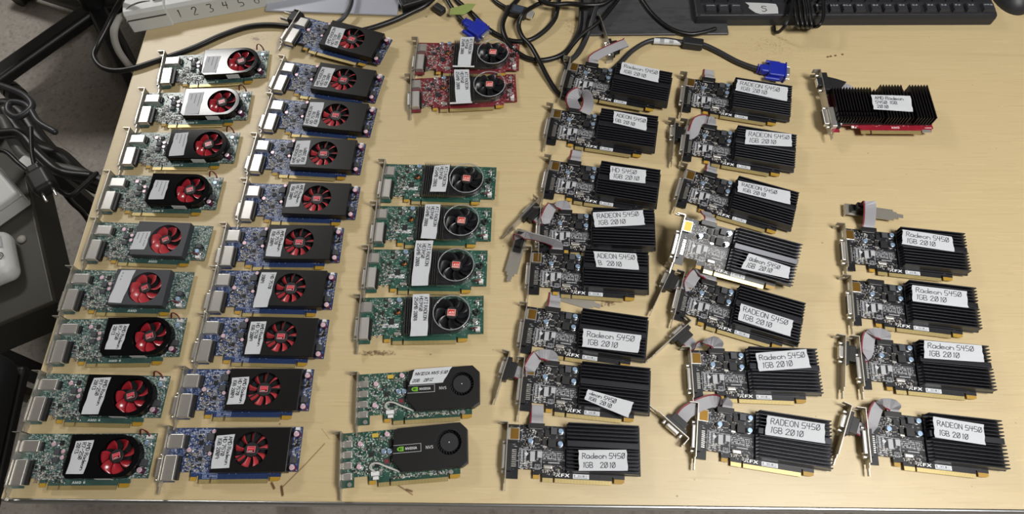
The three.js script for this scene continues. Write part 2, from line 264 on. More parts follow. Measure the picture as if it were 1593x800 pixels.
// ---------- parts shared by the cards ----------
const T = 5.6;                                  // top of the board above the desk, mm
function steelBracket(root, tall = 0) {
  const top = 70 + tall, g = [];
  g.push(bx(-1.2, -0.2, 2, top, 0.4, 18.8));
  g.push(bx(-1.2, -0.2, -4, 2, 4, 14), bx(-1.2, -0.2, -13, -4, 5.5, 11.5));
  g.push(bx(-5, -0.2, top - 1, top, 0.4, 18.8), bx(-11.5, -5, top - 1, top, 0.4, 7), bx(-11.5, -5, top - 1, top, 11, 18.8));
  return mesh('bracket', g, M.steelDull, root);
}
function edge(root, mat, L, print) {
  const s = shapeOf([[0, 69], [L, 69], [L, 13.5], [147, 13.5], [147, 7.5], [133.5, 7.5], [133.5, 9.5], [131.5, 9.5], [131.5, 5], [60.2, 5], [60.2, 8.5], [58.2, 8.5], [58.2, 5], [44.5, 5], [44.5, 9.5], [41, 9.5], [41, 8], [33, 8], [33, 14], [14.5, 14], [14.5, 2], [0, 2]]);
  const b = mesh('circuit_board', ext(hole(hole(s, 4, 66, 1.5), L - 4, 65, 1.5), T - 1.6, T), mat, root);
  mesh('edge_contacts', bx(45, 58, 0, 5, T - 1.5, T + 0.05), M.contact, b, 'gold edge contacts'); mesh('edge_contacts', bx(60.4, 131, 0, 5, T - 1.5, T + 0.05), M.contact, b, 'gold edge contacts');
  mesh('retention_hook', ext(shapeOf([[134, 7.4], [146.5, 7.4], [146.5, 4], [143, 2.4], [134, 2.4]]), T - 1.55, T + 0.02), M.substrate, b, 'bare yellow board hook');
  mesh('bare_tab', bx(33.4, 41, 3.4, 8, T - 1.55, T + 0.02), M.substrate, b);
  return b;
}
const smdTone = [[0.02, 0.02, 0.022], [0.3, 0.24, 0.16], [0.42, 0.42, 0.44], [0.62, 0.62, 0.63], [0.16, 0.16, 0.17], [0.5, 0.46, 0.38]];
function smd(root, seed, n, zones) {
  const R = rng(seed), list = [];
  for (let i = 0; i < n; i++) {
    const z = zones[Math.floor(R() * zones.length)], x = z[0] + R() * (z[1] - z[0]), v = z[2] + R() * (z[3] - z[2]);
    const big = R() < 0.12, turn = R() < 0.5, w = (big ? 2.6 : 1.1) + R() * (big ? 2 : 0.9), d = (big ? 2 : 0.7) + R() * 0.6;
    const g = new THREE.BoxGeometry((turn ? d : w) * MM, (0.5 + R() * 0.8) * MM, (turn ? w : d) * MM).translate(x * MM, (T + 0.4) * MM, -v * MM);
    const c = big ? smdTone[Math.floor(R() * 2) * 4] : smdTone[Math.floor(R() * smdTone.length)], a = new Float32Array(72); for (let q = 0; q < 24; q++) a.set(c, q * 3);
    g.setAttribute('color', new THREE.BufferAttribute(a, 3)); list.push(g);
  }
  const o = mesh('surface_components', list, M.smd, root); o.userData.kind = 'stuff'; return o;
}
function can(root, x, v, r, h, top, sleeve = M.capSilver, name = 'capacitor') {
  const o = mesh(name, [cyl(x, v, r, T + 0.6, T + h - 0.5, 18), cyl(x, v, r * 1.18, T, T + 0.8, 8)], sleeve, root);
  mesh('capacitor_top', [cyl(x, v, r, T + h - 0.6, T + h - 0.15, 18), cyl(x, v, r, T + h - 0.15, T + h, 18, r * 0.86)], top, o); return o;
}
const chip = (root, x, v, w, d, h, mat = M.chip, name = 'chip') => mesh(name, bx(x - w / 2, x + w / 2, v - d / 2, v + d / 2, T, T + h, 0.25), mat, root);
function dPoly(w, d, skew) { return shapeOf([[-w / 2 + skew, 0], [w / 2 - skew, 0], [w / 2, d], [-w / 2, d]]); }
function dvi(root, v0, v1, x1, shellMat = M.nickel, dark = 5, out = 6) {
  const c = mesh('dvi_connector', [bx(0.2, x1, v0, v1, T, T + 9.2, 1), bx(-out, -1, v0 + 3.5, v1 - 3.5, T + 1, T + 9, 1.4)], shellMat, root, 'metal shelled video connector');
  mesh('connector_body', bx(x1 - 0.5, x1 + dark, v0 + 1, v1 - 1, T, T + 6, 0.4), M.plasticBlack, c);
  mesh('connector_opening', bx(-out - 0.15, -out + 0.3, v0 + 5, v1 - 5, T + 2.4, T + 7.6), M.plasticBlack, c);
  for (const v of [v0 + 0.2, v1 - 0.2]) mesh('hex_nut', new THREE.CylinderGeometry(2.4 * MM, 2.4 * MM, 5 * MM, 6).rotateZ(Math.PI / 2).translate(-3.4 * MM, (T + 5) * MM, -v * MM), M.nickel, c);
  return c;
}
function blade(r0, r1, a0, a1, sweep, hTop, hBot, th = 0.9) {
  const nu = 6, nv = 4, pos = [], idx = [];
  for (let s = 0; s < 2; s++) for (let i = 0; i <= nu; i++) for (let j = 0; j <= nv; j++) {
    const u = i / nu, w = j / nv, r = r0 + (r1 - r0) * u, a = (a0 + (a1 - a0) * w) * (0.72 + 0.28 * u) + sweep * u * u, h = hTop + (hBot - hTop) * w - (s ? th : 0) + Math.sin(w * Math.PI) * 0.8;
    pos.push(r * Math.cos(a) * MM, h * MM, -r * Math.sin(a) * MM);
  }
  const K = (nu + 1) * (nv + 1), q = (s, i, j) => s * K + i * (nv + 1) + j, f = (a, b, c, d) => idx.push(a, b, c, a, c, d);
  for (let i = 0; i < nu; i++) for (let j = 0; j < nv; j++) { f(q(0, i, j), q(0, i + 1, j), q(0, i + 1, j + 1), q(0, i, j + 1)); f(q(1, i, j), q(1, i, j + 1), q(1, i + 1, j + 1), q(1, i + 1, j)); }
  for (let i = 0; i < nu; i++) { f(q(0, i, 0), q(1, i, 0), q(1, i + 1, 0), q(0, i + 1, 0)); f(q(0, i, nv), q(0, i + 1, nv), q(1, i + 1, nv), q(1, i, nv)); }
  for (let j = 0; j < nv; j++) { f(q(0, 0, j), q(0, 0, j + 1), q(1, 0, j + 1), q(1, 0, j)); f(q(0, nu, j), q(1, nu, j), q(1, nu, j + 1), q(0, nu, j + 1)); }
  const g = new THREE.BufferGeometry(); g.setAttribute('position', new THREE.Float32BufferAttribute(pos, 3)); g.setAttribute('uv', new THREE.Float32BufferAttribute(new Float32Array(pos.length / 3 * 2), 2)); g.setIndex(idx); g.computeVertexNormals(); return g;
}
function hubLabel(parent, which, x, v, w, d, h, turn) {
  const g = new THREE.BoxGeometry(w * MM, 0.3 * MM, d * MM), uv = g.attributes.uv;
  for (let i = 0; i < uv.count; i++) uv.setX(i, which * 0.5 + uv.getX(i) * 0.5);
  const o = mesh('hub_label', g, M.hub, parent, which ? 'small red and white square label' : 'small red rectangular label with pale border'); o.rotation.y = turn; o.position.set(x * MM, h * MM, -v * MM); return o;
}
function fan(root, x, v, n, geo, bladeMat, hubR, hubMat, h0, h1, which, label, turn, ph = 0) {
  const hub = mesh('fan', [cyl(0, 0, hubR, h0, h1 - 0.6, 28), cyl(0, 0, hubR, h1 - 0.6, h1, 28, hubR - 0.7)], hubMat, root, label); hub.position.set(x * MM, 0, -v * MM);
  for (let i = 0; i < n; i++) { const b = mesh('fan_blade', geo, bladeMat, hub); b.rotation.y = ph + i * Math.PI * 2 / n; }
  if (which !== null) hubLabel(hub, which, 0, 0, hubR * (which ? 1.25 : 1.12), hubR * (which ? 1.1 : 0.85), h1 + 0.1, turn);
  return hub;
}
function wires(root, pts, mats) { mats.forEach((m, i) => mesh('fan_wire', tube(pts.map(([x, v, h], j) => new THREE.Vector3((x + i * 1.1) * MM, h * MM, -(v + (j % 2) * i * 0.6) * MM)), 0.55 * MM, 20), m, root)); }

// ---------- the card kinds ----------
const KIND = {};
function proto(k, build) { const g = new THREE.Group(); build(g); KIND[k] = g; }

const roundBlade = blade(8.4, 21.6, -0.36, 0.36, 0.3, 17.4, 10.5), squareBlade = blade(7.6, 22.2, -0.44, 0.44, 0.5, 18.2, 10), thinBlade = blade(9.4, 21.2, -0.17, 0.17, -0.1, 18, 13), atiBlade = blade(8.6, 23, -0.36, 0.36, 0.35, 18, 9.5);
function greenBase(g, k) {
  edge(g, BOARD[k], 168.5); steelBracket(g);
  const dp = mesh('display_connector', [bx(0.2, 24, 45, 60, T, T + 8, 1.4), bx(-2, 0.2, 47, 58, T + 1, T + 7, 0.8)], M.nickel, g, 'small metal shelled connector'); mesh('connector_tab', bx(23.6, 27, 47, 58, T, T + 4), M.plasticBlack, dp);
  dvi(g, 4.5, 36, 16, M.nickel, 5);
  can(g, 42, 55, 3, 7, M.capPink); can(g, 56.5, 45.8, 2.6, 7, M.capPink); can(g, 57, 38, 2.6, 7, M.capPink);
  chip(g, 46.5, 45.5, 7, 7, 4.5, M.inductor, 'inductor'); chip(g, 47, 35.5, 6.5, 6, 4.5, M.inductor, 'inductor'); chip(g, 49, 57, 5, 6, 2.4); chip(g, 60, 29, 5, 7, 1.4); chip(g, 33, 26, 6, 4, 1.2);
  smd(g, 101, 330, [[27, 62, 15, 66], [18, 45, 15, 44], [27, 66, 8, 22]]);
  smd(g, 102, 70, [[145, 166, 15, 67]]);
}
proto('G', g => {
  greenBase(g, 'G');
  const out = [[67.5, 65.6], ...arcPts(131.5, 38.2, 27.4, 90, -66, 26), [118, 11.6], [73, 11.6], [67.5, 17]];
  const sh = mesh('fan_shroud', ext(hole(shapeOf(out), 129.8, 38.7, 23.2), 7, 20, 0.9, 40), M.blackGloss, g, 'glossy black rounded plastic shroud');
  mesh('side_label', bx(108, 128, 11.05, 11.5, 9, 18), M.paperPlain, sh, 'small white side label');
  mesh('heatsink_floor', cyl(129.8, 38.7, 23.4, 6, 8.4, 32), M.blackMatte, g);
  fan(g, 129.8, 38.7, 7, roundBlade, M.redBlade, 8.6, M.blackMatte, 8, 19.2, 0, 'red seven bladed fan', 0.35, 0.25);
  can(g, 161, 56, 3.2, 7, M.capBlue); can(g, 159.5, 22.5, 3.4, 8, M.capPink, M.capPurple); chip(g, 161, 31.5, 8, 8, 6, M.inductor, 'inductor'); chip(g, 161.5, 63.5, 7, 4.5, 6, M.ceramicWhite, 'fan_header');
  wires(g, [[150, 66, 12], [152, 71, 18], [156, 71, 20], [160, 68, 15], [162, 64, 12]], [M.cable, M.wireRed]);
});
proto('H', g => {
  greenBase(g, 'H');
  mesh('fan_shroud', ext(hole(shapeOf([[66, 65.8], [142.5, 65.8], [142.5, 11.8], [66, 11.8]]), 111.5, 38.2, 23.8), 7, 20, 0.8, 40), M.greyShroud, g, 'square dark grey plastic shroud');
  mesh('heatsink_floor', cyl(111.5, 38.2, 24, 6, 8.2, 32), M.blackMatte, g);
  fan(g, 111.5, 38.2, 7, squareBlade, M.redSoft, 7.8, M.blackMatte, 8, 19.2, 0, 'red fan with broad curved blades', 0.5, 0.1);
  can(g, 158, 25, 3.2, 7, M.capBlue); chip(g, 157.5, 34, 7, 7, 6, M.inductor, 'inductor'); chip(g, 160, 17, 6, 5, 6, M.ceramicWhite, 'fan_header');
  wires(g, [[143, 20, 9], [149, 22, 12], [155, 21, 13], [160, 18, 12]], [M.cable, M.wireRed]);
});
proto('B', g => {
  edge(g, BOARD.B, 168); steelBracket(g);
  const dp = mesh('display_connector', [bx(0.2, 20, 42, 60, T, T + 9, 1.2), bx(-3, 0.2, 44, 58, T + 1, T + 8, 0.8)], M.nickel, g, 'metal shelled connector'); mesh('connector_tab', bx(19.6, 24, 43, 59, T, T + 5), M.plasticDark, dp);
  dvi(g, 3, 34, 16, M.nickel, 4, 8);
  can(g, 28.5, 40, 2.9, 7, M.capPink); can(g, 56.5, 63, 2.6, 7, M.capPink); can(g, 55.5, 35.2, 2.4, 7, M.capPink);
  chip(g, 52.5, 56.5, 9, 8, 4.6, M.inductor, 'inductor'); chip(g, 51, 42.6, 8, 8, 4.6, M.inductor, 'inductor'); chip(g, 40, 50, 6, 6, 1.3); chip(g, 42, 30, 5, 5, 1.3); chip(g, 37, 58, 4, 3, 1.3);
  smd(g, 201, 300, [[24, 62, 17, 66], [22, 50, 15, 42]]);
  mesh('fan_shroud', ext(hole(shapeOf([[63, 66.2], [157.5, 66.2], [157.5, 11.4], [63, 11.4]]), 110, 39, 22.4), 7, 20, 0.8, 40), M.blackSatin, g, 'square black plastic shroud');
  mesh('heatsink_floor', cyl(110, 39, 22.6, 6, 8.2, 32), M.blackMatte, g);
  const hub = fan(g, 110, 39, 9, thinBlade, M.redSoft, 9.2, M.plasticDark, 8, 18.6, 0, 'red fan with nine narrow blades', 0, 0.3);
  for (const a of [1.45, 3.75, 0.02]) { const s = mesh('fan_spoke', bx(9, 22.6, -0.8, 0.8, 18.2, 19.4), M.blackMatte, hub); s.rotation.y = a; }
  can(g, 163, 58.5, 3.4, 9, M.capPink, M.capPurple); can(g, 162.5, 17.5, 3.4, 9, M.capPink, M.capPurple); chip(g, 161.8, 27, 7.5, 8, 7, M.inductor, 'inductor'); chip(g, 162.5, 66, 5, 3.6, 5, M.ceramicWhite, 'fan_header');
  smd(g, 202, 46, [[158.5, 167, 30, 56]]);
  wires(g, [[157, 40, 12], [160, 42, 12], [163, 46, 9], [164, 52, 7], [163, 60, 8]], [M.cable]);
});
function atiCard(g, k) {
  edge(g, BOARD[k], 168.5); steelBracket(g);
  mesh('video_connector', [bx(0.2, 15, 45, 60, T, T + 8, 1), bx(-2, 0.2, 47, 58, T + 1, T + 7, 0.8)], M.nickel, g, 'silver box connector'); dvi(g, 6, 37, 13, M.steel, 3, 6);
  can(g, 39.5, 62, 3, 7.5, M.capSilver); can(g, 52.3, 62.2, 3.3, 8, M.capBlue);
  const coil = mesh('coil', new THREE.TorusGeometry(3.2 * MM, 1.6 * MM, 10, 20).rotateX(Math.PI / 2).translate(49.5 * MM, (T + 2) * MM, -47 * MM), M.plasticBlack, g); mesh('coil_winding', new THREE.TorusGeometry(3.2 * MM, 1.8 * MM, 8, 8, 2).rotateX(Math.PI / 2).translate(49.5 * MM, (T + 2.1) * MM, -47 * MM), std(0x9a5a2c, 0.4, 0.8), coil);
  mesh('crystal', bx(46.5, 57, 12, 17, T, T + 3.6, 1.7), M.nickel, g, 'silver oval crystal can');
  chip(g, 42, 33, 7, 9, 1.6); chip(g, 28, 45, 6, 4, 1.5); chip(g, 33, 56, 5, 4, 1.5);
  smd(g, k === 'R' ? 301 : 302, 230, [[17, 60, 38, 66], [15, 58, 10, 40], [17, 38, 20, 60]]); smd(g, 303, 40, [[154, 166, 16, 66]]);
  const base = mesh('heatsink', ext(shapeOf([[61, 64.5], ...arcPts(126, 39.6, 25, 90, -90, 20), [61, 11]]), T + 0.6, T + 2.6), M.anodised, g, 'black heatsink under the clear cover');
  for (let i = 0; i < 13; i++) { const f = mesh('heatsink_fin', bx(61.5 + i * 3.1, 62.5 + i * 3.1, 11, 64.5, T + 2.5, 17), M.finGrey, base); f.position.y = 0; }
  const out = [[60, 66.5], ...arcPts(126, 39.6, 27, 90, -90, 26), [60, 9.5]];
  const cover = mesh('clear_cover', ext(hole(shapeOf(out), 125.6, 39.9, 24.6), 17.8, 19.6, 0.4, 44), M.clear, g, 'clear plastic fan cover');
  const rim = arcPts(126, 39.6, 27, 92, -92, 30).map(([x, v]) => new THREE.Vector3(x * MM, 13 * MM, -v * MM));
  const wall = []; for (let i = 0; i < rim.length - 1; i++) { const a = rim[i], b = rim[i + 1], g2 = new THREE.BoxGeometry(a.distanceTo(b) * 1.02, 11 * MM, 1 * MM); g2.rotateY(-Math.atan2(b.z - a.z, b.x - a.x)).translate((a.x + b.x) / 2, a.y, (a.z + b.z) / 2); wall.push(g2); }
  wall.push(bx(60, 126, 9.2, 10.2, 7.5, 18), bx(60, 126, 65.8, 66.8, 7.5, 18));
  mesh('cover_wall', wall, M.clear, cover);
  mesh('cover_ring', new THREE.TorusGeometry(24.9 * MM, 0.75 * MM, 8, 48).rotateX(Math.PI / 2).translate(125.6 * MM, 19.6 * MM, -39.9 * MM), phys(0xdfe3e6, 0.1, { transmission: 0.7, thickness: 0 }), cover);
  fan(g, 125.6, 39.9, 7, atiBlade, M.fanBlack, 8.8, M.blackMatte, T + 2.6, 19, 1, 'black fan', -0.08, 0.2);
  can(g, 157.5, 30, 3.4, 8, M.capSilver); can(g, 160, 58, 2.4, 6, M.capSilver); chip(g, 161, 18.5, 6, 6, 7, M.ceramicWhite, 'fan_header');
  mesh('coil', new THREE.TorusGeometry(3.3 * MM, 1.7 * MM, 10, 20).rotateX(Math.PI / 2).translate(158.5 * MM, (T + 2) * MM, -44 * MM), M.plasticBlack, g);
  wires(g, [[150, 20, 12], [154, 17, 13], [157, 20, 14], [160, 19, 13]], [M.cable, M.wireRed]);
}
proto('A', g => atiCard(g, 'A'));
proto('R', g => atiCard(g, 'R'));
proto('N', g => {
  const s = edge(g, BOARD.N, 148); steelBracket(g);
  [54.6, 41.5, 28.1, 14.8].forEach(v => mesh('mini_display_connector', [bx(0.2, 13, v - 4.6, v + 4.6, T, T + 5.4, 1.4), bx(-2, 0.2, v - 3.6, v + 3.6, T + 0.6, T + 4.8, 0.8)], M.nickel, g, 'small metal video socket'));
  for (const v of [62.5, 5.5]) mesh('bracket_screw', [cyl(9, v, 2.8, T, T + 1.6, 18), bx(6.8, 11.2, v - 0.4, v + 0.4, T + 1.6, T + 1.7)], M.nickel, g);
  can(g, 23, 53, 3.1, 7.5, M.capPink); can(g, 22, 25, 3.1, 7.5, M.capPink); can(g, 57, 62.4, 3.1, 7.5, M.capPink); can(g, 52.6, 41.4, 3.1, 7.5, M.capBlue); can(g, 60, 41, 3.1, 7.5, M.capBlue);
  chip(g, 55.5, 30, 9, 9, 1.5, M.chipGrey); mesh('chip_mark', bx(53, 58, 28, 32, T + 1.5, T + 1.6), std(0x7a2626, 0.5), g); chip(g, 41, 63, 8, 5, 3, std(0xc4a845, 0.45), 'yellow_connector'); chip(g, 60.5, 51, 4, 9, 3); chip(g, 36, 40, 6, 6, 1.3); chip(g, 43, 27, 5, 7, 3);
  const hd = chip(g, 41.5, 15.5, 10, 5, 6, M.ceramicWhite, 'fan_header'); chip(g, 42, 10.5, 7, 4, 4, M.ceramicWhite, 'fan_plug');
  smd(g, 401, 380, [[16, 64, 16, 66], [14, 50, 16, 66], [62, 132, 8, 12.5]]);
  const sh = mesh('fan_shroud', ext(hole(shapeOf([[67, 66.2], [72, 67.5], [150.5, 68.6], [159.5, 59], [158.2, 18.5], [150.5, 13.6], [76, 13.6], [64.5, 28]]), 135.8, 44.8, 16.4), 7, 19, 0.9, 36), M.nShroud, g, 'black plastic shroud with cut corners');
  mesh('heatsink_floor', cyl(135.8, 44.8, 16.6, 6, 8, 28), M.blackMatte, g);
  const hub = fan(g, 135.8, 44.8, 0, null, null, 11.8, M.plasticDark, 8, 18.4, null, 'black blower fan', 0); mesh('fan_axle', cyl(0, 0, 0.7, 18.3, 18.6, 10), M.ceramicWhite, hub);
  const nb = blade(11.6, 16, -0.07, 0.07, 0.28, 18, 11); for (let i = 0; i < 23; i++) { const b = mesh('fan_blade', nb, M.bladeGrey, hub); b.rotation.y = i * Math.PI * 2 / 23; }
  mesh('corner_screw', [cyl(135.6, 10.4, 2.7, T, T + 1.4, 18), cyl(135.6, 10.4, 1, T + 1.4, T + 1.6, 10)], M.nickel, g);
  [0, 1].forEach(i => mesh('fan_wire', tube([[41 + i * 2, 17, 11], [35.5 + i * 2, 22, 13], [37 + i * 2, 27, 13], [45, 28 - i, 13], [56, 23 - i, 12], [72, 16 - i, 9]].map(([x, v, h]) => new THREE.Vector3(x * MM, h * MM, -v * MM)), 0.7 * MM, 30), M.whiteCable, g));
});
const xFin = bx(75, 164, -0.8, 0.8, T + 3.5, 22.4, 0.7), xFins = [71, 66.4, 61.8, 57.2, 52.6, 40, 35.5, 31, 26.5, 22, 17.6, 13.3];
proto('X', g => {
  edge(g, BOARD.X, 165); steelBracket(g);
  const hd = mesh('ribbon_header', bx(24.5, 46, 64, 70.5, T, T + 7.5, 0.5), M.plasticBlack, g); mesh('header_line', bx(27, 44, 63.8, 64.1, T + 4, T + 4.6), M.ceramicWhite, hd);
  const hm = mesh('hdmi_connector', [bx(0.2, 14.5, 48.5, 64, T, T + 5.6, 0.6), bx(-2, 0.2, 50, 62.5, T + 0.6, T + 5, 0.6)], M.nickel, g, 'flat metal video socket'); mesh('socket_reflection', bx(3, 13.5, 49.6, 63, T + 5.5, T + 5.75), M.brassReflection, hm);  // thin brass-coloured plate paints the warm reflection on the socket top
  const dv = mesh('dvi_connector', [bx(-6.5, -1, 12.5, 42.5, T + 1, T + 9.4, 1.4), bx(-1.8, -1.2, 8.5, 46.5, T, T + 10)], M.nickel, g, 'metal shelled video connector');
  mesh('connector_body', bx(-0.2, 6, 10, 45, T, T + 8.5, 0.6), M.plasticBlack, dv); mesh('connector_opening', bx(-6.7, -6.3, 14.5, 40.5, T + 2.6, T + 7.8), M.plasticDark, dv);
  for (const v of [9.2, 45.6]) mesh('hex_nut', new THREE.CylinderGeometry(2.5 * MM, 2.5 * MM, 5 * MM, 6).rotateZ(Math.PI / 2).translate(-3.6 * MM, (T + 5) * MM, -v * MM), M.nickel, dv);
  const pins = []; for (let i = 0; i < 9; i++) pins.push(bx(5.5, 11.5, 16.4 + i * 2.5, 17.6 + i * 2.5, T + 0.6, T + 2.2)); mesh('connector_pins', pins, M.nickel, dv);
  can(g, 28.6, 48, 3.2, 7.5, M.capBlue); can(g, 66.6, 62, 3.2, 7.5, M.capBlue); can(g, 66.2, 46.2, 3.2, 7.5, M.capBlue);
  chip(g, 58, 62, 8, 8.6, 5, M.inductor, 'inductor'); chip(g, 56, 47, 10, 10.5, 4.5, M.chip, 'inductor'); chip(g, 49.5, 59, 6, 8, 2.2); chip(g, 40, 58, 6, 7, 2.2); chip(g, 37, 50, 6, 6, 2); chip(g, 46, 49, 5, 8, 2.2); chip(g, 47, 42.4, 5.5, 2.4, 1.6, M.nickel, 'solder_tab');
  mesh('crystal', bx(45.5, 57.5, 15, 20.6, T, T + 3.6, 1.7), M.nickel, g, 'silver oval crystal can');
  smd(g, 501, 170, [[16, 36, 40, 66], [30, 54, 40, 66], [16, 30, 14, 24], [45, 66, 9, 16]]);
  const hs = mesh('heatsink', [bx(74, 166.5, 12, 72.5, T + 0.8, T + 3.6, 0.6), bx(74.5, 164.5, 42.6, 50.2, T + 3.4, 19.4, 0.6)], M.anodised, g, 'black finned heatsink');
  for (const v of xFins) { const f = mesh('heatsink_fin', xFin, M.anodised, hs); f.position.z = -v * MM; }
});
proto('M', g => {
  const s = shapeOf([[0, 66], [150, 66], [150, 9], [147, 9], [147, 5], [58.2, 5], [44.5, 5], [44.5, 9.5], [33, 9.5], [33, 14], [14.5, 14], [14.5, 2], [0, 2]]);
  const b = mesh('circuit_board', ext(s, T - 1.6, T), BOARD.M, g);
  mesh('edge_contacts', bx(45, 58, 0, 5, T - 1.5, T + 0.05), M.contact, b, 'gold edge contacts'); mesh('edge_contacts', bx(60.4, 131, 0, 5, T - 1.5, T + 0.05), M.contact, b, 'gold edge contacts'); mesh('retention_hook', bx(133, 146, 2.6, 7, T - 1.5, T + 0.02), M.steel, b);
  steelBracket(g, 36);
  dvi(g, 6, 40, 9, M.nickel, 6, 9); mesh('dvi_pins', bx(9, 18, 12, 34, T, T + 5, 0.6), M.ceramicWhite, g);
  const vga = mesh('vga_connector', [bx(-7, -1, 78, 94, T + 1, T + 10, 1.5), bx(-0.2, 9, 70, 102, T, T + 11, 0.8)], M.plasticDark, g); mesh('vga_shell', bx(-8, -1.2, 79, 93, T + 2, T + 9.2, 1.4), M.nickel, vga);
  for (const v of [72, 100]) mesh('hex_nut', new THREE.CylinderGeometry(2.5 * MM, 2.5 * MM, 5 * MM, 6).rotateZ(Math.PI / 2).translate(-3.6 * MM, (T + 5) * MM, -v * MM), M.nickel, vga);
  mesh('ribbon_plug', ext(shapeOf([[9, 96], [22, 92], [36, 86], [24, 72], [9, 74]]), T + 1, T + 9, 0.5), M.plasticDark, g);
  mesh('ribbon_cable', ext(shapeOf([[36, 86], [42, 84], [46, 79], [44, 66], [24, 66], [24, 72]]), T + 4, T + 5), M.ribbon, g, 'pale grey flat ribbon cable');
  const hs = mesh('heatsink', bx(8, 147, 14, 70, T + 1, T + 5), M.anodisedMatte, g, 'black heatsink of tall pointed fins');
  for (let i = 0; i < 33; i++) {                // each fin is a thin cross plate with cut steps
    const x = 10 + i * 4.2, low = i < 14, gap = i === 14 || i === 15 || i === 24 || i === 25;
    const v1 = gap ? 67 : 71.5, segs = low ? [[14, 19.5], [21, 27], [28.5, v1]] : [[gap ? 15 : 12, v1]];
    const hTop = low ? 21 : gap ? 22 : 27;
    mesh('heatsink_fin', segs.map(([a, c]) => ext(shapeOf([[x - 0.7, a], [x + 0.7, a], [x + 0.7, c - 2], [x, c], [x - 0.7, c - 2]]), T + 4.5, hTop)), M.anodisedMatte, hs);
  }
});

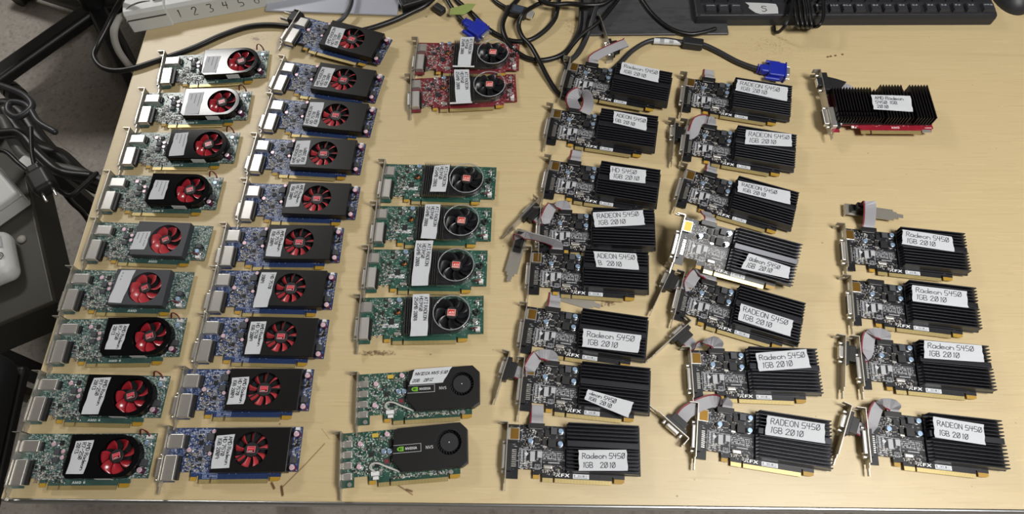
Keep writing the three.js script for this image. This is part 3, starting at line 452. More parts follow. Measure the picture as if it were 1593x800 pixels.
// ---------- handwritten paper labels ----------
const CARDS = [
  ["1-1","G",-0.5934,-0.711,3.9,[[72.8,50.4],[95.9,50.2],[92.0,15.8],[69.9,17.4]]],
  ["1-2","G",-0.6112,-0.6339,1.2,[[75.3,56.2],[98.9,57.3],[97.4,14.8],[74.7,12.7]]],
  ["1-3","G",-0.6175,-0.5564,-0.1,[[75.0,57.7],[95.4,59.4],[96.6,17.3],[73.5,15.7]]],
  ["1-4","G",-0.6296,-0.4778,-1.3,[[74.8,53.3],[95.9,52.8],[95.3,20.7],[71.9,20.0]]],
  ["1-5","G",-0.6297,-0.3968,-2.2,[[67.7,47.6],[87.5,49.5],[86.7,20.6],[64.9,19.6]]],
  ["1-6","G",-0.6408,-0.3193,-1.0,[[71.9,63.5],[92.3,64.0],[85.5,14.1],[66.3,14.9]]],
  ["1-7","G",-0.6341,-0.2441,1.1,[[76.5,55.0],[98.8,55.7],[95.7,19.9],[74.0,20.2]]],
  ["1-8","G",-0.641,-0.1673,-0.8,[[75.6,60.4],[98.0,62.0],[95.2,13.6],[72.8,12.9]]],
  ["1-9","G",-0.6389,-0.0875,0.8,[[74.8,56.9],[97.4,58.3],[95.0,17.0],[72.9,17.1]]],
  ["2-1","B",-0.4037,-0.7952,-18.2,[[68.8,52.3],[92.3,54.2],[96.7,12.9],[73.2,14.1]]],
  ["2-2","B",-0.4087,-0.7009,-10.5,[[68.5,56.9],[90.9,57.3],[90.1,18.1],[67.6,16.9]]],
  ["2-3","B",-0.4114,-0.6233,-6.6,[[65.0,58.2],[87.5,59.9],[88.2,12.6],[64.9,14.7]]],
  ["2-4","B",-0.4196,-0.5462,-3.7,[[65.0,58.3],[86.6,60.3],[86.9,16.7],[62.9,15.7]]],
  ["2-5","B",-0.4185,-0.4641,-2.1,[[68.3,61.4],[89.2,63.1],[86.7,23.8],[66.3,22.4]]],
  ["2-6","B",-0.4333,-0.3891,-0.4,[[67.5,58.5],[88.7,59.9],[87.4,14.8],[65.7,15.9]]],
  ["2-7","B",-0.4356,-0.3197,-1.2,[[65.5,60.8],[87.0,61.4],[83.9,9.4],[63.7,8.3]]],
  ["2-8","B",-0.4379,-0.249,-1.1,[[66.0,58.2],[87.1,59.4],[87.1,13.6],[66.6,12.6]]],
  ["2-9","B",-0.448,-0.1747,0.3,[[66.6,53.4],[89.0,54.9],[88.0,19.1],[65.7,18.4]]],
  ["2-10","B",-0.4508,-0.0967,1.0,[[64.2,56.0],[87.1,57.8],[86.5,16.7],[63.7,15.8]]],
  ["3-1","A",-0.1796,-0.7366,-1.2,[[71.4,69.1],[93.5,69.5],[90.7,8.6],[69.5,9.8]]],
  ["3-2","A",-0.1804,-0.663,3.4,[[69.5,71.7],[93.6,70.3],[95.2,4.1],[71.4,5.5]]],
  ["3-3","A",-0.2141,-0.499,-2.0,[[75.9,58.9],[98.9,62.2],[97.1,14.9],[73.8,14.1]]],
  ["3-4","A",-0.2178,-0.4252,-0.7,[[71.8,64.8],[94.2,65.1],[90.8,8.3],[68.9,9.3]]],
  ["3-5","A",-0.222,-0.3535,-0.3,[[66.3,76.7],[91.2,76.9],[88.3,7.6],[65.3,6.8]]],
  ["3-6","A",-0.2236,-0.2784,1.4,[[72.0,67.1],[95.0,67.4],[94.1,7.0],[71.0,6.7]]],
  ["3-7","N",-0.2131,-0.169,4.1,[[74.5,67.5],[123.7,68.3],[111.1,47.6],[67.7,47.6]]],
  ["3-8","N",-0.2246,-0.0917,5.3,0],
  ["4-1","X",0.0581,-0.6942,-13.3,[[82.4,74.3],[143.0,72.2],[144.8,46.1],[82.6,50.4]]],
  ["4-2","X",0.0323,-0.6038,-10.2,[[95.1,68.9],[146.8,65.9],[148.2,40.5],[96.6,46.5]]],
  ["4-3","X",0.0278,-0.5073,-10.5,[[89.9,64.8],[142.8,66.8],[143.7,43.5],[91.1,40.7]]],
  ["4-4","X",0.0205,-0.4163,-2.7,[[74.7,62.5],[146.8,69.9],[149.5,45.8],[78.2,38.3]]],
  ["4-5","X",0.0058,-0.3526,-4.0,[[86.5,66.6],[146.3,67.5],[150.6,42.4],[91.5,42.7]]],
  ["4-6","X",-0.0055,-0.2679,-8.3,[[78.9,42.4],[156.4,44.8],[154.1,19.7],[80.7,17.2]]],
  ["4-7","X",-0.0056,-0.1902,-5.8,[[84.5,34.8],[143.4,24.4],[137.4,4.1],[81.0,21.3]]],
  ["4-8","X",-0.022,-0.1056,-2.3,[[88.4,38.1],[147.6,41.3],[148.9,16.3],[89.3,13.3]]],
  ["5-1","X",0.2468,-0.6662,-11.5,[[78.6,67.2],[156.7,66.9],[156.6,39.0],[76.3,44.9]]],
  ["5-2","X",0.2385,-0.5743,-11.8,[[87.4,64.6],[155.1,70.9],[157.4,47.8],[87.9,37.9]]],
  ["5-3","X",0.2224,-0.4946,-18.8,[[76.1,62.5],[151.0,68.4],[154.3,46.5],[78.3,43.4]]],
  ["5-4","X",0.203,-0.3933,-15.7,[[95.1,40.4],[154.3,36.5],[155.1,20.5],[88.9,17.3]]],
  ["5-5","X",0.2031,-0.3178,-17.5,[[80.6,44.1],[151.2,41.1],[150.0,17.3],[80.5,19.5]]],
  ["5-6","X",0.2185,-0.2061,-1.7,[[82.4,62.5],[149.3,70.4],[151.7,45.4],[84.6,38.1]]],
  ["5-7","X",0.2134,-0.1323,-8.5,[[84.5,65.9],[155.0,66.2],[154.3,41.7],[81.4,41.1]]],
  ["6-1","M",0.4682,-0.62,-0.4,[[59.6,52.0],[115.6,50.4],[112.7,22.0],[58.1,26.4]]],
  ["6-2","X",0.451,-0.3916,-6.6,[[77.3,67.0],[144.3,63.3],[144.6,39.5],[74.0,43.4]]],
  ["6-3","X",0.4432,-0.3107,-7.4,[[77.8,63.8],[149.8,64.2],[148.3,39.8],[76.1,39.8]]],
  ["6-4","X",0.4387,-0.2223,-5.4,[[80.8,70.7],[154.1,71.2],[153.7,48.2],[77.7,46.1]]],
  ["6-5","X",0.4271,-0.1271,-6.0,[[79.0,66.9],[139.9,63.7],[137.9,38.3],[78.0,40.8]]]
];
const AMD7 = ['AMD Radeon', 'HD 7570', '1GB 2009'], R7 = ['AMD Radeon', 'R7-250', '2013'], ATI = ['ATI RADEON', 'HD3450', '256MB 2008'], RAD = ['Radeon 5450', '1GB 2010'], RADU = ['RADEON 5450', '1GB 2010'];
const NOTE = {
  '1-1': ['d', ['~~~~~~~', '~~~~~', '~~~']], '1-2': ['d', ['~~~~~~~', '~~~~~', '~~~']], '1-3': ['d', ['~~~~~~~', '~~~~~', '~~~']], '1-4': ['d', ['~~~~~~~', '~~~~~', '~~~']], '1-5': ['d', ['~~~ ~~~', '~~~~~', '~~~']], '1-6': ['d', ['', '', '~ ~ ~']], '1-7': ['d', R7], '1-8': ['d', R7], '1-9': ['d', R7],
  '2-1': ['u', ['AMD RADEON', 'HD7570', '1GB 2009']], '2-2': ['u', ['AMD RADEON', 'HD7570', '1GB 2009']], '2-3': ['u', ['AMD RADEON', 'HD 7570', '1GB 2009']], '2-4': ['u', ['AMD RADEON', 'HD 7570', '1GB 2009']], '2-5': ['d', AMD7], '2-6': ['d', AMD7], '2-7': ['d', ['HD 7570', '', '2009']], '2-8': ['d', AMD7], '2-9': ['d', AMD7], '2-10': ['d', AMD7],
  '3-1': ['d', ATI], '3-2': ['d', ATI], '3-3': ['d', ATI], '3-4': ['d', ATI], '3-5': ['d', ATI], '3-6': ['d', ATI], '3-7': ['h', ['NVIDIA NVS 510', '2GB   2012']],
  '4-1': ['h', RAD], '4-2': ['h', ['ADEON 5450', 'GB 2010']], '4-3': ['h', ['HD 5450', '1GB 2010']], '4-4': ['h', RADU], '4-5': ['h', ['ADEON 5450', 'B  2010']], '4-6': ['h', RAD], '4-7': ['h', ['deon 5450', '1GB  2010']], '4-8': ['h', ['Radeon 5450', '1GB   2010']],
  '5-1': ['h', RADU], '5-2': ['h', RADU], '5-3': ['h', RADU], '5-4': ['h', ['adeon 5450', '1GB  2010']], '5-5': ['h', RADU], '5-6': ['h', RAD], '5-7': ['h', RADU],
  '6-1': ['h', ['AMD Radeon', '5450 1GB', ' 2010']], '6-2': ['h', RAD], '6-3': ['h', RAD], '6-4': ['h', RAD], '6-5': ['h', RADU],
};
const CELL = 227, sheet = canvas(2048, 2048), sg = sheet.getContext('2d');
sg.fillStyle = '#c6c9ce'; sg.fillRect(0, 0, 2048, 2048);
{ const R = rng(3); for (let i = 0; i < 30000; i++) { sg.fillStyle = R() < 0.5 ? 'rgba(150,152,158,0.12)' : 'rgba(240,240,242,0.14)'; sg.fillRect(R() * 2048, R() * 2048, 2 + R() * 8, 1 + R() * 3); } }
const notes = {};
CARDS.forEach(([id, , , , , q], i) => {
  if (!q) return;
  const [dir, lines] = NOTE[id], R = rng(900 + i), cx = (i % 9) * CELL, cy = Math.floor(i / 9) * CELL;
  const w = (Math.hypot(q[1][0] - q[0][0], q[1][1] - q[0][1]) + Math.hypot(q[2][0] - q[3][0], q[2][1] - q[3][1])) / 2, h = (Math.hypot(q[3][0] - q[0][0], q[3][1] - q[0][1]) + Math.hypot(q[2][0] - q[1][0], q[2][1] - q[1][1])) / 2;
  sg.save(); sg.beginPath(); sg.rect(cx, cy, CELL, CELL); sg.clip(); sg.translate(cx, cy); sg.scale(CELL / w, CELL / h);
  let lw = w, lh = h;
  if (dir === 'd') { sg.translate(w, 0); sg.rotate(Math.PI / 2); lw = h; lh = w; } else if (dir === 'u') { sg.translate(0, h); sg.rotate(-Math.PI / 2); lw = h; lh = w; }
  const n = lines.length, step = lh * 0.86 / n, faint = '~'.length && lines.join('').includes('~');
  const size = Math.min(step * 0.66, ...lines.map(t => t ? lw * 0.86 / lineWidthOf(t) : 99));
  lines.forEach((t, j) => { sg.save(); sg.translate(lw * (0.07 + R() * 0.02), lh * 0.06 + step * (j + 0.82)); sg.rotate((R() - 0.5) * 0.03); writeLine(sg, t, 0, 0, size, R, faint ? 0.6 : dir === 'h' ? 0.78 : 0.8, faint ? '#7f828a' : '#24252c'); sg.restore(); });
  sg.restore();
  notes[id] = [cx / 2048, 1 - (cy + CELL) / 2048];
});
M.paper = new THREE.MeshStandardMaterial({ map: tex(sheet), roughness: 0.7 });
function note(root, id, q, h, seed) {            // a paper slip with its own torn outline, lying on the card
  const R = rng(seed), nu = 10, nv = 5, pos = [], uv = [], idx = [], [u0, v0] = notes[id], S = CELL / 2048, K = (nu + 1) * (nv + 1);
  const ph = R() * 6, amp = 0.25;
  for (let s = 0; s < 2; s++) for (let j = 0; j <= nv; j++) for (let i = 0; i <= nu; i++) {
    const a = i / nu, b = j / nv, mix = k => (1 - b) * ((1 - a) * q[0][k] + a * q[1][k]) + b * ((1 - a) * q[3][k] + a * q[2][k]);
    const rag = (i === 0 || i === nu) ? (Math.sin(j * 2.3 + ph) * 0.5) : 0;
    const lift = amp * (1 + Math.sin(a * 5 + ph)) * 0.5 + (a > 0.9 && b > 0.8 ? 1 : 0) * 0.6;
    pos.push((mix(0) + rag) * MM, (h + 0.15 + lift - (s ? 0.13 : 0)) * MM, -(mix(1)) * MM); uv.push(u0 + a * S * 0.98 + S * 0.01, v0 + (1 - b) * S * 0.98 + S * 0.01);
  }
  const at = (s, i, j) => s * K + j * (nu + 1) + i, f = (a, b, c, d) => idx.push(a, b, c, a, c, d);
  for (let j = 0; j < nv; j++) for (let i = 0; i < nu; i++) { f(at(0, i, j), at(0, i, j + 1), at(0, i + 1, j + 1), at(0, i + 1, j)); f(at(1, i, j), at(1, i + 1, j), at(1, i + 1, j + 1), at(1, i, j + 1)); }
  for (let i = 0; i < nu; i++) { f(at(0, i, 0), at(0, i + 1, 0), at(1, i + 1, 0), at(1, i, 0)); f(at(0, i, nv), at(1, i, nv), at(1, i + 1, nv), at(0, i + 1, nv)); }
  for (let j = 0; j < nv; j++) { f(at(0, 0, j), at(1, 0, j), at(1, 0, j + 1), at(0, 0, j + 1)); f(at(0, nu, j), at(0, nu, j + 1), at(1, nu, j + 1), at(1, nu, j)); }
  const g = new THREE.BufferGeometry(); g.setAttribute('position', new THREE.Float32BufferAttribute(pos, 3)); g.setAttribute('uv', new THREE.Float32BufferAttribute(uv, 2)); g.setIndex(idx); g.computeVertexNormals();
  return mesh('paper_note', g, M.paper, root, 'white paper slip with handwriting');
}

// ---------- ribbon cables and loose video brackets ----------
function ribbon(root, pts, dirs, width = 17, reds = true) {    // pts and dirs in the card's frame, metres; dirs = across the ribbon
  const curve = new THREE.CatmullRomCurve3(pts, false, 'centripetal'), n = 26, th = 0.9 * MM, lanes = [[-0.5, 0.38, M.ribbon], [0.38, 0.5, reds ? M.ribbonRed : M.ribbon]];
  let main;
  lanes.forEach(([a, b, mat], li) => {
    const pos = [], idx = [];
    for (let i = 0; i <= n; i++) {
      const t = i / n, p = curve.getPoint(t), tan = curve.getTangent(t), k = t * (dirs.length - 1), k0 = Math.min(Math.floor(k), dirs.length - 2), d = dirs[k0].clone().lerp(dirs[k0 + 1], k - k0);
      d.addScaledVector(tan, -d.dot(tan)).normalize(); const nn = new THREE.Vector3().crossVectors(tan, d).normalize();
      for (const [w, s] of [[a, 1], [b, 1], [b, -1], [a, -1]]) { const q = p.clone().addScaledVector(d, -w * width * MM).addScaledVector(nn, s * th / 2); pos.push(q.x, q.y, q.z); }
    }
    for (let i = 0; i < n; i++) for (let e = 0; e < 4; e++) { const A = i * 4 + e, B = i * 4 + (e + 1) % 4; idx.push(A, B, B + 4, A, B + 4, A + 4); }
    idx.push(0, 1, 2, 0, 2, 3, n * 4, n * 4 + 2, n * 4 + 1, n * 4, n * 4 + 3, n * 4 + 2);
    let g = new THREE.BufferGeometry(); g.setAttribute('position', new THREE.Float32BufferAttribute(pos, 3)); g.setAttribute('uv', new THREE.Float32BufferAttribute(new Float32Array(pos.length / 3 * 2), 2)); g.setIndex(idx); g = g.toNonIndexed(); g.computeVertexNormals();
    if (li) mesh('ribbon_stripe', g, mat, main, 'dark red edge wire'); else main = mesh('ribbon_cable', g, mat, root, 'pale grey flat ribbon cable');
  });
  return main;
}
// a loose bracket: its own frame has s along the plate (0 at the bent tab), w across it, o outwards
function videoBracket(root, A, B, mode, side) {
  const o = new THREE.Group(); o.name = 'video_bracket'; o.userData.label = 'loose metal bracket with video socket on the ribbon cable'; root.add(o);
  const dir = B.clone().sub(A); dir.y = 0; dir.normalize(); const up = new THREE.Vector3(0, 1, 0), flat = mode !== 'stand';
  const across = new THREE.Vector3().crossVectors(up, dir);            // horizontal, to the left of A to B seen from above
  const X = dir, Y = flat ? across : up, Z = new THREE.Vector3().crossVectors(X, Y);   // Z = outwards, before the side is chosen
  o.setRotationFromMatrix(new THREE.Matrix4().makeBasis(X, Y, Z)); o.position.copy(A);
  const L = A.distanceTo(B), S = side, box = (s0, s1, w0, w1, z0, z1, r = 0) => { const w = (s1 - s0) * MM, h = (w1 - w0) * MM, d = (z1 - z0) * MM; const g = r ? new RoundedBoxGeometry(w, h, d, 2, r * MM) : new THREE.BoxGeometry(w, h, d); return g.translate((s0 + s1) / 2 * MM, (w0 + w1) / 2 * MM, (z0 + z1) / 2 * MM * S + 0); };
  const len = L / MM, w0 = flat ? -9 : -18, w1 = flat ? 9 : 0.4, mid = (w0 + w1) / 2;
  mesh('plate', [box(0, len - 14, w0, w1, -0.5, 0.5), box(len - 14, len - 9, mid - 5.5, mid + 5.5, -0.5, 0.5), box(len - 9, len, mid - 3, mid + 3, -0.5, 0.5), ...(mode === 'bare' ? [] : [box(-0.5, 0.5, w0, w1, 0, 5), box(-0.5, 0.5, w0, mid - 2, 5, flat ? 8 : 11), box(-0.5, 0.5, mid + 2, w1, 5, flat ? 8 : 11)])], M.steelDull, o);
  if (mode === 'bare') return o;
  mesh('video_socket', box(13, 31, mid - 4.6, mid + 4.6, 0.4, 6.4, 1.6), M.nickel, o, 'metal shelled video socket');
  for (const s of [9, 35]) mesh('hex_nut', new THREE.CylinderGeometry(2.5 * MM, 2.5 * MM, 5 * MM, 6).rotateX(Math.PI / 2).translate(s * MM, mid * MM, 3 * MM * S), M.nickel, o);
  mesh('socket_block', [box(6, 38, mid - 6, mid + 6, -6, -0.5, 0.6), box(11, 33, mid - 5, mid + 5, -15, -5.5, 0.8)], M.plasticBlack, o);
  o.userData.plug = [22, mid, -15 * S];
  return o;
}

// ---------- set the cards out ----------
const NTH = ['first', 'second', 'third', 'fourth', 'fifth', 'sixth', 'seventh', 'eighth', 'ninth', 'tenth'];
const VGA = {
  "4-1": [[0.1439,0.018,-0.7702],[0.1222,0.018,-0.8701],"stand",-1],
  "4-4": [[0.0203,0.018,-0.5005],[-0.0315,0.018,-0.44],"stand",1],
  "4-5": [[-0.0021,0.009,-0.4531],[-0.0225,0.009,-0.3719],"flat",-1],
  "4-6": [[0.0416,0.0015,-0.3579],[0.1055,0.0015,-0.3381],"bare",1],
  "4-7": [[-0.0191,0.018,-0.2674],[-0.0389,0.018,-0.1989],"stand",1],
  "5-5": [[0.2084,0.018,-0.3948],[0.1713,0.018,-0.3229],"stand",1],
  "5-6": [[0.2253,0.018,-0.3122],[0.1627,0.018,-0.2573],"stand",1],
  "5-7": [[0.2067,0.018,-0.1565],[0.1618,0.018,-0.1989],"stand",-1],
  "6-2": [[0.4685,0.009,-0.4898],[0.5493,0.009,-0.4774],"flat",-1],
  "6-4": [[0.4275,0.018,-0.2927],[0.4107,0.018,-0.21],"stand",1],
  "6-5": [[0.4176,0.018,-0.1994],[0.3828,0.018,-0.1264],"stand",1],
  "5-2": [[0.2334,0.018,-0.6445],[0.2212,0.018,-0.5622],"stand",1]
};
const LOOP42 = [[0.0667,0.015,-0.67],[0.0723,0.026,-0.6765],[0.0853,0.03,-0.6858],[0.0965,0.026,-0.6802],[0.0979,0.017,-0.6685],[0.0929,0.012,-0.6587]];
const NAMES = { G: 'graphics_card', H: 'graphics_card', B: 'graphics_card', A: 'graphics_card', R: 'graphics_card', N: 'graphics_card', X: 'fanless_graphics_card', M: 'fanless_graphics_card' };
const SQUARE = ['1-5', '1-6'], RED = ['3-1', '3-2'];
const LIFT = { '2-1': [7, 0, 0], '4-1': [5, 0, 0], '3-1': [3, 0, 0], '5-4': [22, 19.6, -7.5], '4-4': [0, 0, 0], '6-1': [8, 0, 0] };
const HNOTE = { G: 20, H: 20, B: 20, A: 19.9, R: 19.9, N: 19, X: 22.4, M: 27 };
function describe(id, k) {
  const [c, r] = id.split('-').map(Number);
  if (k === 'G') return [`green card with black rounded shroud and red fan, ${NTH[9 - r]} card from desk's front edge`, 'green red fan cards'];
  if (k === 'H') return [`green card with square grey shroud, red fan, ${r === 6 ? 'blank looking' : 'fully scribbled'} paper slip`, 'green red fan cards'];
  if (k === 'B') return [r === 1 ? 'blue card with black square shroud and red fan, turned askew beside the black plug' : `blue card with black square shroud and red fan, ${NTH[10 - r]} from desk's front edge`, 'blue red fan cards'];
  if (k === 'R') return [r === 1 ? 'red card with clear cover and black fan, touching the blue video plug' : 'red card with clear cover and black fan, in front of its twin', 'red clear cover cards'];
  if (k === 'A') return [`green card with clear cover and black fan, ${NTH[6 - r]} of its four from desk's front`, 'green clear cover cards'];
  if (k === 'N') return [r === 7 ? 'green card with four small sockets, black blower shroud, white paper slip' : "green card with four small sockets, black blower shroud without paper slip", 'blower cards'];
  if (k === 'M') return ['red fanless card with tall pointed black fins and long bracket', undefined];
  if (id === '5-4') return ['black fanless finned card propped up at a slant, its board gleaming grey', 'black finned cards'];
  const n = NTH[(c === 4 ? 8 : c === 5 ? 7 : 5) - r];
  return [c === 4 ? `black finned card in the row beside the green cards, ${n} from desk's front` : c === 5 ? `black finned card in the middle black row, ${n} from desk's front` : `black finned card in front of the red finned card, ${n} from desk's front`, 'black finned cards'];
}
const roots = {};
CARDS.forEach(([id, t, x, z, deg, q], i) => {
  const k = SQUARE.includes(id) ? 'H' : RED.includes(id) ? 'R' : t, [lift, tilt, lean] = LIFT[id] ?? [0, 0, 0];
  const root = KIND[k].clone(); root.name = numbered(NAMES[k]); scene.add(root);
  const [label, group] = describe(id, k); tag(root, label, 'graphics card', group);
  root.rotation.order = 'YXZ'; root.position.set(x, DESK + lift * MM, z); root.rotation.set(tilt * Math.PI / 180, deg * Math.PI / 180, lean * Math.PI / 180);
  if (id === '6-1') root.scale.setScalar(1.06);
  root.updateMatrixWorld(true); roots[id] = root;
  if (q) note(root, id, id === '5-4' ? q : q, HNOTE[k], 700 + i);
  if (k !== 'X') return;
  const inv = root.matrixWorld.clone().invert(), loc = p => new THREE.Vector3(p[0], p[1] + DESK, p[2]).applyMatrix4(inv), v = (a, b, c) => new THREE.Vector3(a * MM, c * MM, -b * MM), across = new THREE.Vector3(1, 0, 0);
  const head = [v(35.3, 69.5, 10.5), v(35.3, 73, 11)];
  if (id === '4-2') { ribbon(root, [head[0], ...LOOP42.slice(1).map(loc)], [across, across, new THREE.Vector3(0.8, 0, 0.5), across], 19); return; }
  if (VGA[id] && id !== '4-6') {
    const [A, B, mode, side] = VGA[id], b = videoBracket(root, loc(A), loc(B), mode, side); b.updateMatrix();
    const end = new THREE.Vector3(...b.userData.plug).multiplyScalar(MM).applyMatrix4(b.matrix), out = new THREE.Vector3(0, 0, -side).transformDirection(b.matrix), wide = new THREE.Vector3(1, 0, 0).transformDirection(b.matrix); if (wide.dot(across) < 0) wide.negate();
    delete b.userData.plug;
    const far = id === '6-2' || id === '4-1', rise = id === '4-5' || id === '5-6' || id === '6-5' ? 22 : far ? 16 : 17;
    const p2 = end.clone().addScaledVector(out, 0.012); p2.y = Math.max(p2.y, 0.012);
    const mid1 = far ? v(35.3, 78, 15) : v(34, 75.5, rise - 3);
    ribbon(root, far || mode === 'flat' ? [head[0], head[1], mid1, p2, end] : [head[0], head[1], mid1, v(17, 76, rise - 4), p2, end], mode === 'flat' ? [across, across, across, across.clone().lerp(wide, 0.3)] : [across, across, across.clone().lerp(wide, 0.5), wide], 17);
  } else {
    if (id === '6-3') return;                   // this card has no ribbon
    if (VGA[id]) { const [A, B, mode, side] = VGA[id]; const b = videoBracket(root, loc(A), loc(B), mode, side); delete b.userData.plug; }
    const s = tilt ? v(35.3, 90, -24) : v(35.3, 96, 1.6), m = tilt ? v(35.3, 82, -8) : v(35.3, 84, 3.2);
    ribbon(root, [head[0], head[1], v(35.3, 77.5, tilt ? 6 : 9), m, s], [across, across], 17);
  }
});
// clear tape strip ends under the slips of the two red cards
for (const [id, y] of [['3-1', 8], ['3-2', 5]]) mesh('tape_strip', bx(62, 97, y - 1.5, y + 1.5, 19.7, 19.85), M.paperPlain, roots[id]);

